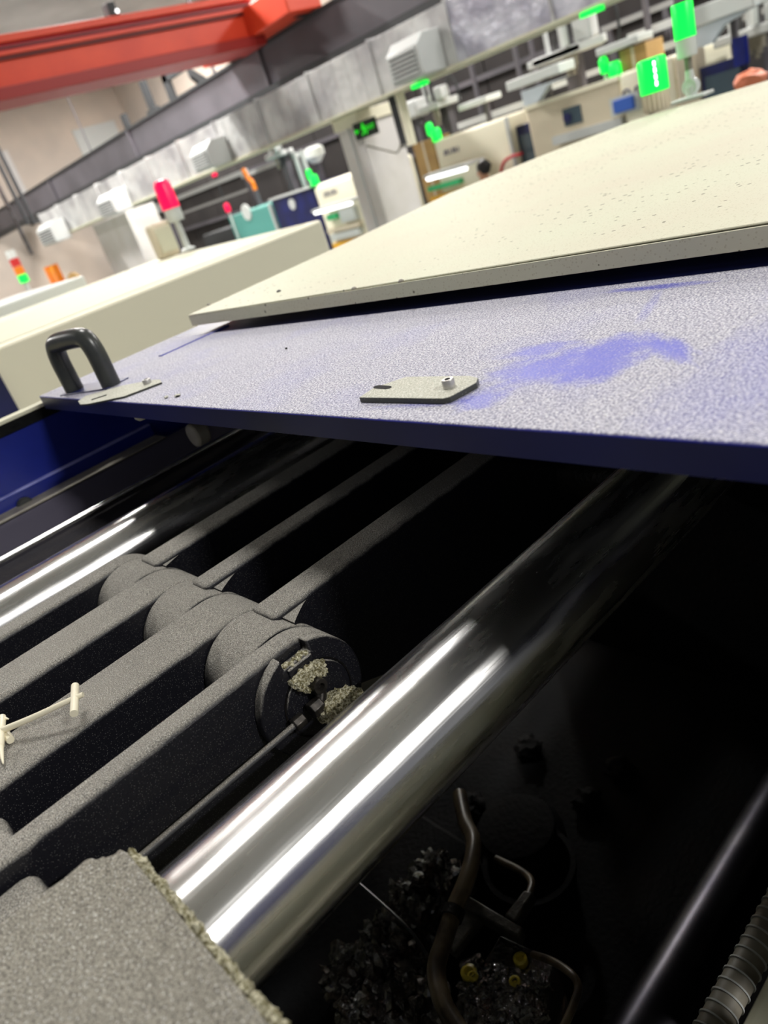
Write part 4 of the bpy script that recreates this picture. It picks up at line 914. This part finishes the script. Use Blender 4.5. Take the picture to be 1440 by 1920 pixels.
for i, (px, x) in enumerate([(968, 10.9), (1222, 10.4), (1000, 11.4), (700, 11.6), (880, 11.3)]):
    q = Y(px, 120, x); o = MB().box((x, q.y-.03, FL), (x+.06, q.y+.03, CEIL)).build('steel_post', M['beam']); tag(o, ['thin grey post rising left of the large robot', 'thin grey post rising left of the signal tower', 'thin dark post directly behind the large robot', 'thin post deep behind the wide column', 'thin post behind the smaller robot'][i], 'post')

# ------- seated person by the lit shelf (seen from the side; white shirt, short black hair)
q = on(907, 322, x=8.3); HZp = q.z          # head centre
t = thing('stool', 'stool under the seated person', 'stool', (8.3, q.y, FL))
seat = HZp-.78
MB().lathe((8.3, q.y-.02, seat-.05), [(.17, 0), (.18, .02), (.17, .05)], 24).build('seat', M['black'], t)
for k in range(4):
    a_ = math.pi/4+k*math.pi/2; MB().cyl((8.3+.1*math.cos(a_), q.y+.1*math.sin(a_), seat-.05), (8.3+.18*math.cos(a_), q.y+.18*math.sin(a_), FL), .012, n=8).build('leg', M['steel'], t)
def skin(name, verts, edges, radii, m, parent, lvl=2, root=0):
    me = bpy.data.meshes.new(name); me.from_pydata([tuple(v) for v in verts], edges, []); o = bpy.data.objects.new(name, me); C.objects.link(o)
    o.modifiers.new('skin', 'SKIN'); sv = me.skin_vertices[0] if me.skin_vertices else None
    if sv is None:
        bpy.context.view_layer.objects.active = o; sv = me.skin_vertices[0]
    for i, r in enumerate(radii): sv.data[i].radius = (r, r) if not isinstance(r, tuple) else r
    sv.data[root].use_root = True
    s = o.modifiers.new('sub', 'SUBSURF'); s.levels = lvl; s.render_levels = lvl
    me.materials.append(m); o.parent = parent; o.matrix_parent_inverse = Matrix.Translation(parent.location).inverted()
    for p in me.polygons: p.use_smooth = True
    return o
B = Vector((8.3, q.y, HZp))
pe = thing('person', 'seated person with short black hair and white shirt facing left', 'person', (8.3, q.y, seat))
V = [(0, -.04, -.70), (0, -.03, -.52), (0, -.02, -.32), (0, 0, -.20), (0, .01, -.10), (0, .01, .0), (0, .01, .08),
     (-.17, -.01, -.24), (-.21, .05, -.46), (-.15, .28, -.50), (-.14, .36, -.50), (.17, -.01, -.24), (.21, .05, -.46), (.15, .28, -.50), (.14, .36, -.50),
     (-.10, .02, -.70), (-.11, .40, -.68), (-.11, .40, -1.08), (-.11, .50, -1.12), (.10, .02, -.70), (.11, .40, -.68), (.11, .40, -1.08), (.11, .50, -1.12)]
V = [B+Vector(v) for v in V]
E_ = [(0, 1), (1, 2), (2, 3), (3, 4), (4, 5), (5, 6), (3, 7), (7, 8), (8, 9), (9, 10), (3, 11), (11, 12), (12, 13), (13, 14), (0, 15), (15, 16), (16, 17), (17, 18), (0, 19), (19, 20), (20, 21), (21, 22)]
R_ = [.13, .125, .14, .08, .048, .085, .075, .055, .042, .03, .03, .055, .042, .03, .03, .085, .06, .042, .035, .085, .06, .042, .035]
skin('body', V, E_, R_, M['skin'], pe)
idx = [0, 1, 2, 3, 7, 8, 11, 12]; mp_ = {k: i for i, k in enumerate(idx)}
skin('shirt', [V[k] for k in idx], [(mp_[a], mp_[b]) for a, b in E_ if a in mp_ and b in mp_], [R_[k]*1.16 for k in idx], M['shirt'], pe)
idx = [0, 15, 16, 17, 19, 20, 21]; mp_ = {k: i for i, k in enumerate(idx)}
skin('trousers', [V[k] for k in idx], [(mp_[a], mp_[b]) for a, b in E_ if a in mp_ and b in mp_], [R_[k]*1.14 for k in idx], M['trouser'], pe)
g = MB(); g.lump(B+Vector((0, -.025, .055)), (.092, .105, .095), 3, 3, .12); g.build('hair', M['hair'], pe)
for sx_ in (-1, 1):
    MB().lump(B+Vector((sx_*.085, .0, 0)), (.012, .022, .032), 4, 2, .05).build('ear', M['skin'], pe)
    MB().lump(B+Vector((sx_*.032, .092, .015)), (.013, .008, .008), 4, 2, .02).build('eye', M['white'], pe)
    # hand: palm with five fingers resting forward
    h = V[10 if sx_ < 0 else 14]; g = MB(); g.lump(h+Vector((0, .03, 0)), (.04, .05, .014), 6, 2, .05)
    for k in range(4): g.tube([h+Vector((-.03+.02*k, .06, 0)), h+Vector((-.03+.02*k, .105+.01*(k in (1, 2)), -.004)), h+Vector((-.03+.02*k, .135+.012*(k in (1, 2)), -.018))], .0085, 8, 3)
    g.tube([h+Vector((-sx_*.035, .01, 0)), h+Vector((-sx_*.06, .04, -.004)), h+Vector((-sx_*.062, .07, -.010))], .0095, 8, 3); g.build('hand', M['skin'], pe)
MB().lump(B+Vector((0, .105, -.005)), (.014, .020, .026), 4, 2, .03).build('nose', M['skin'], pe)
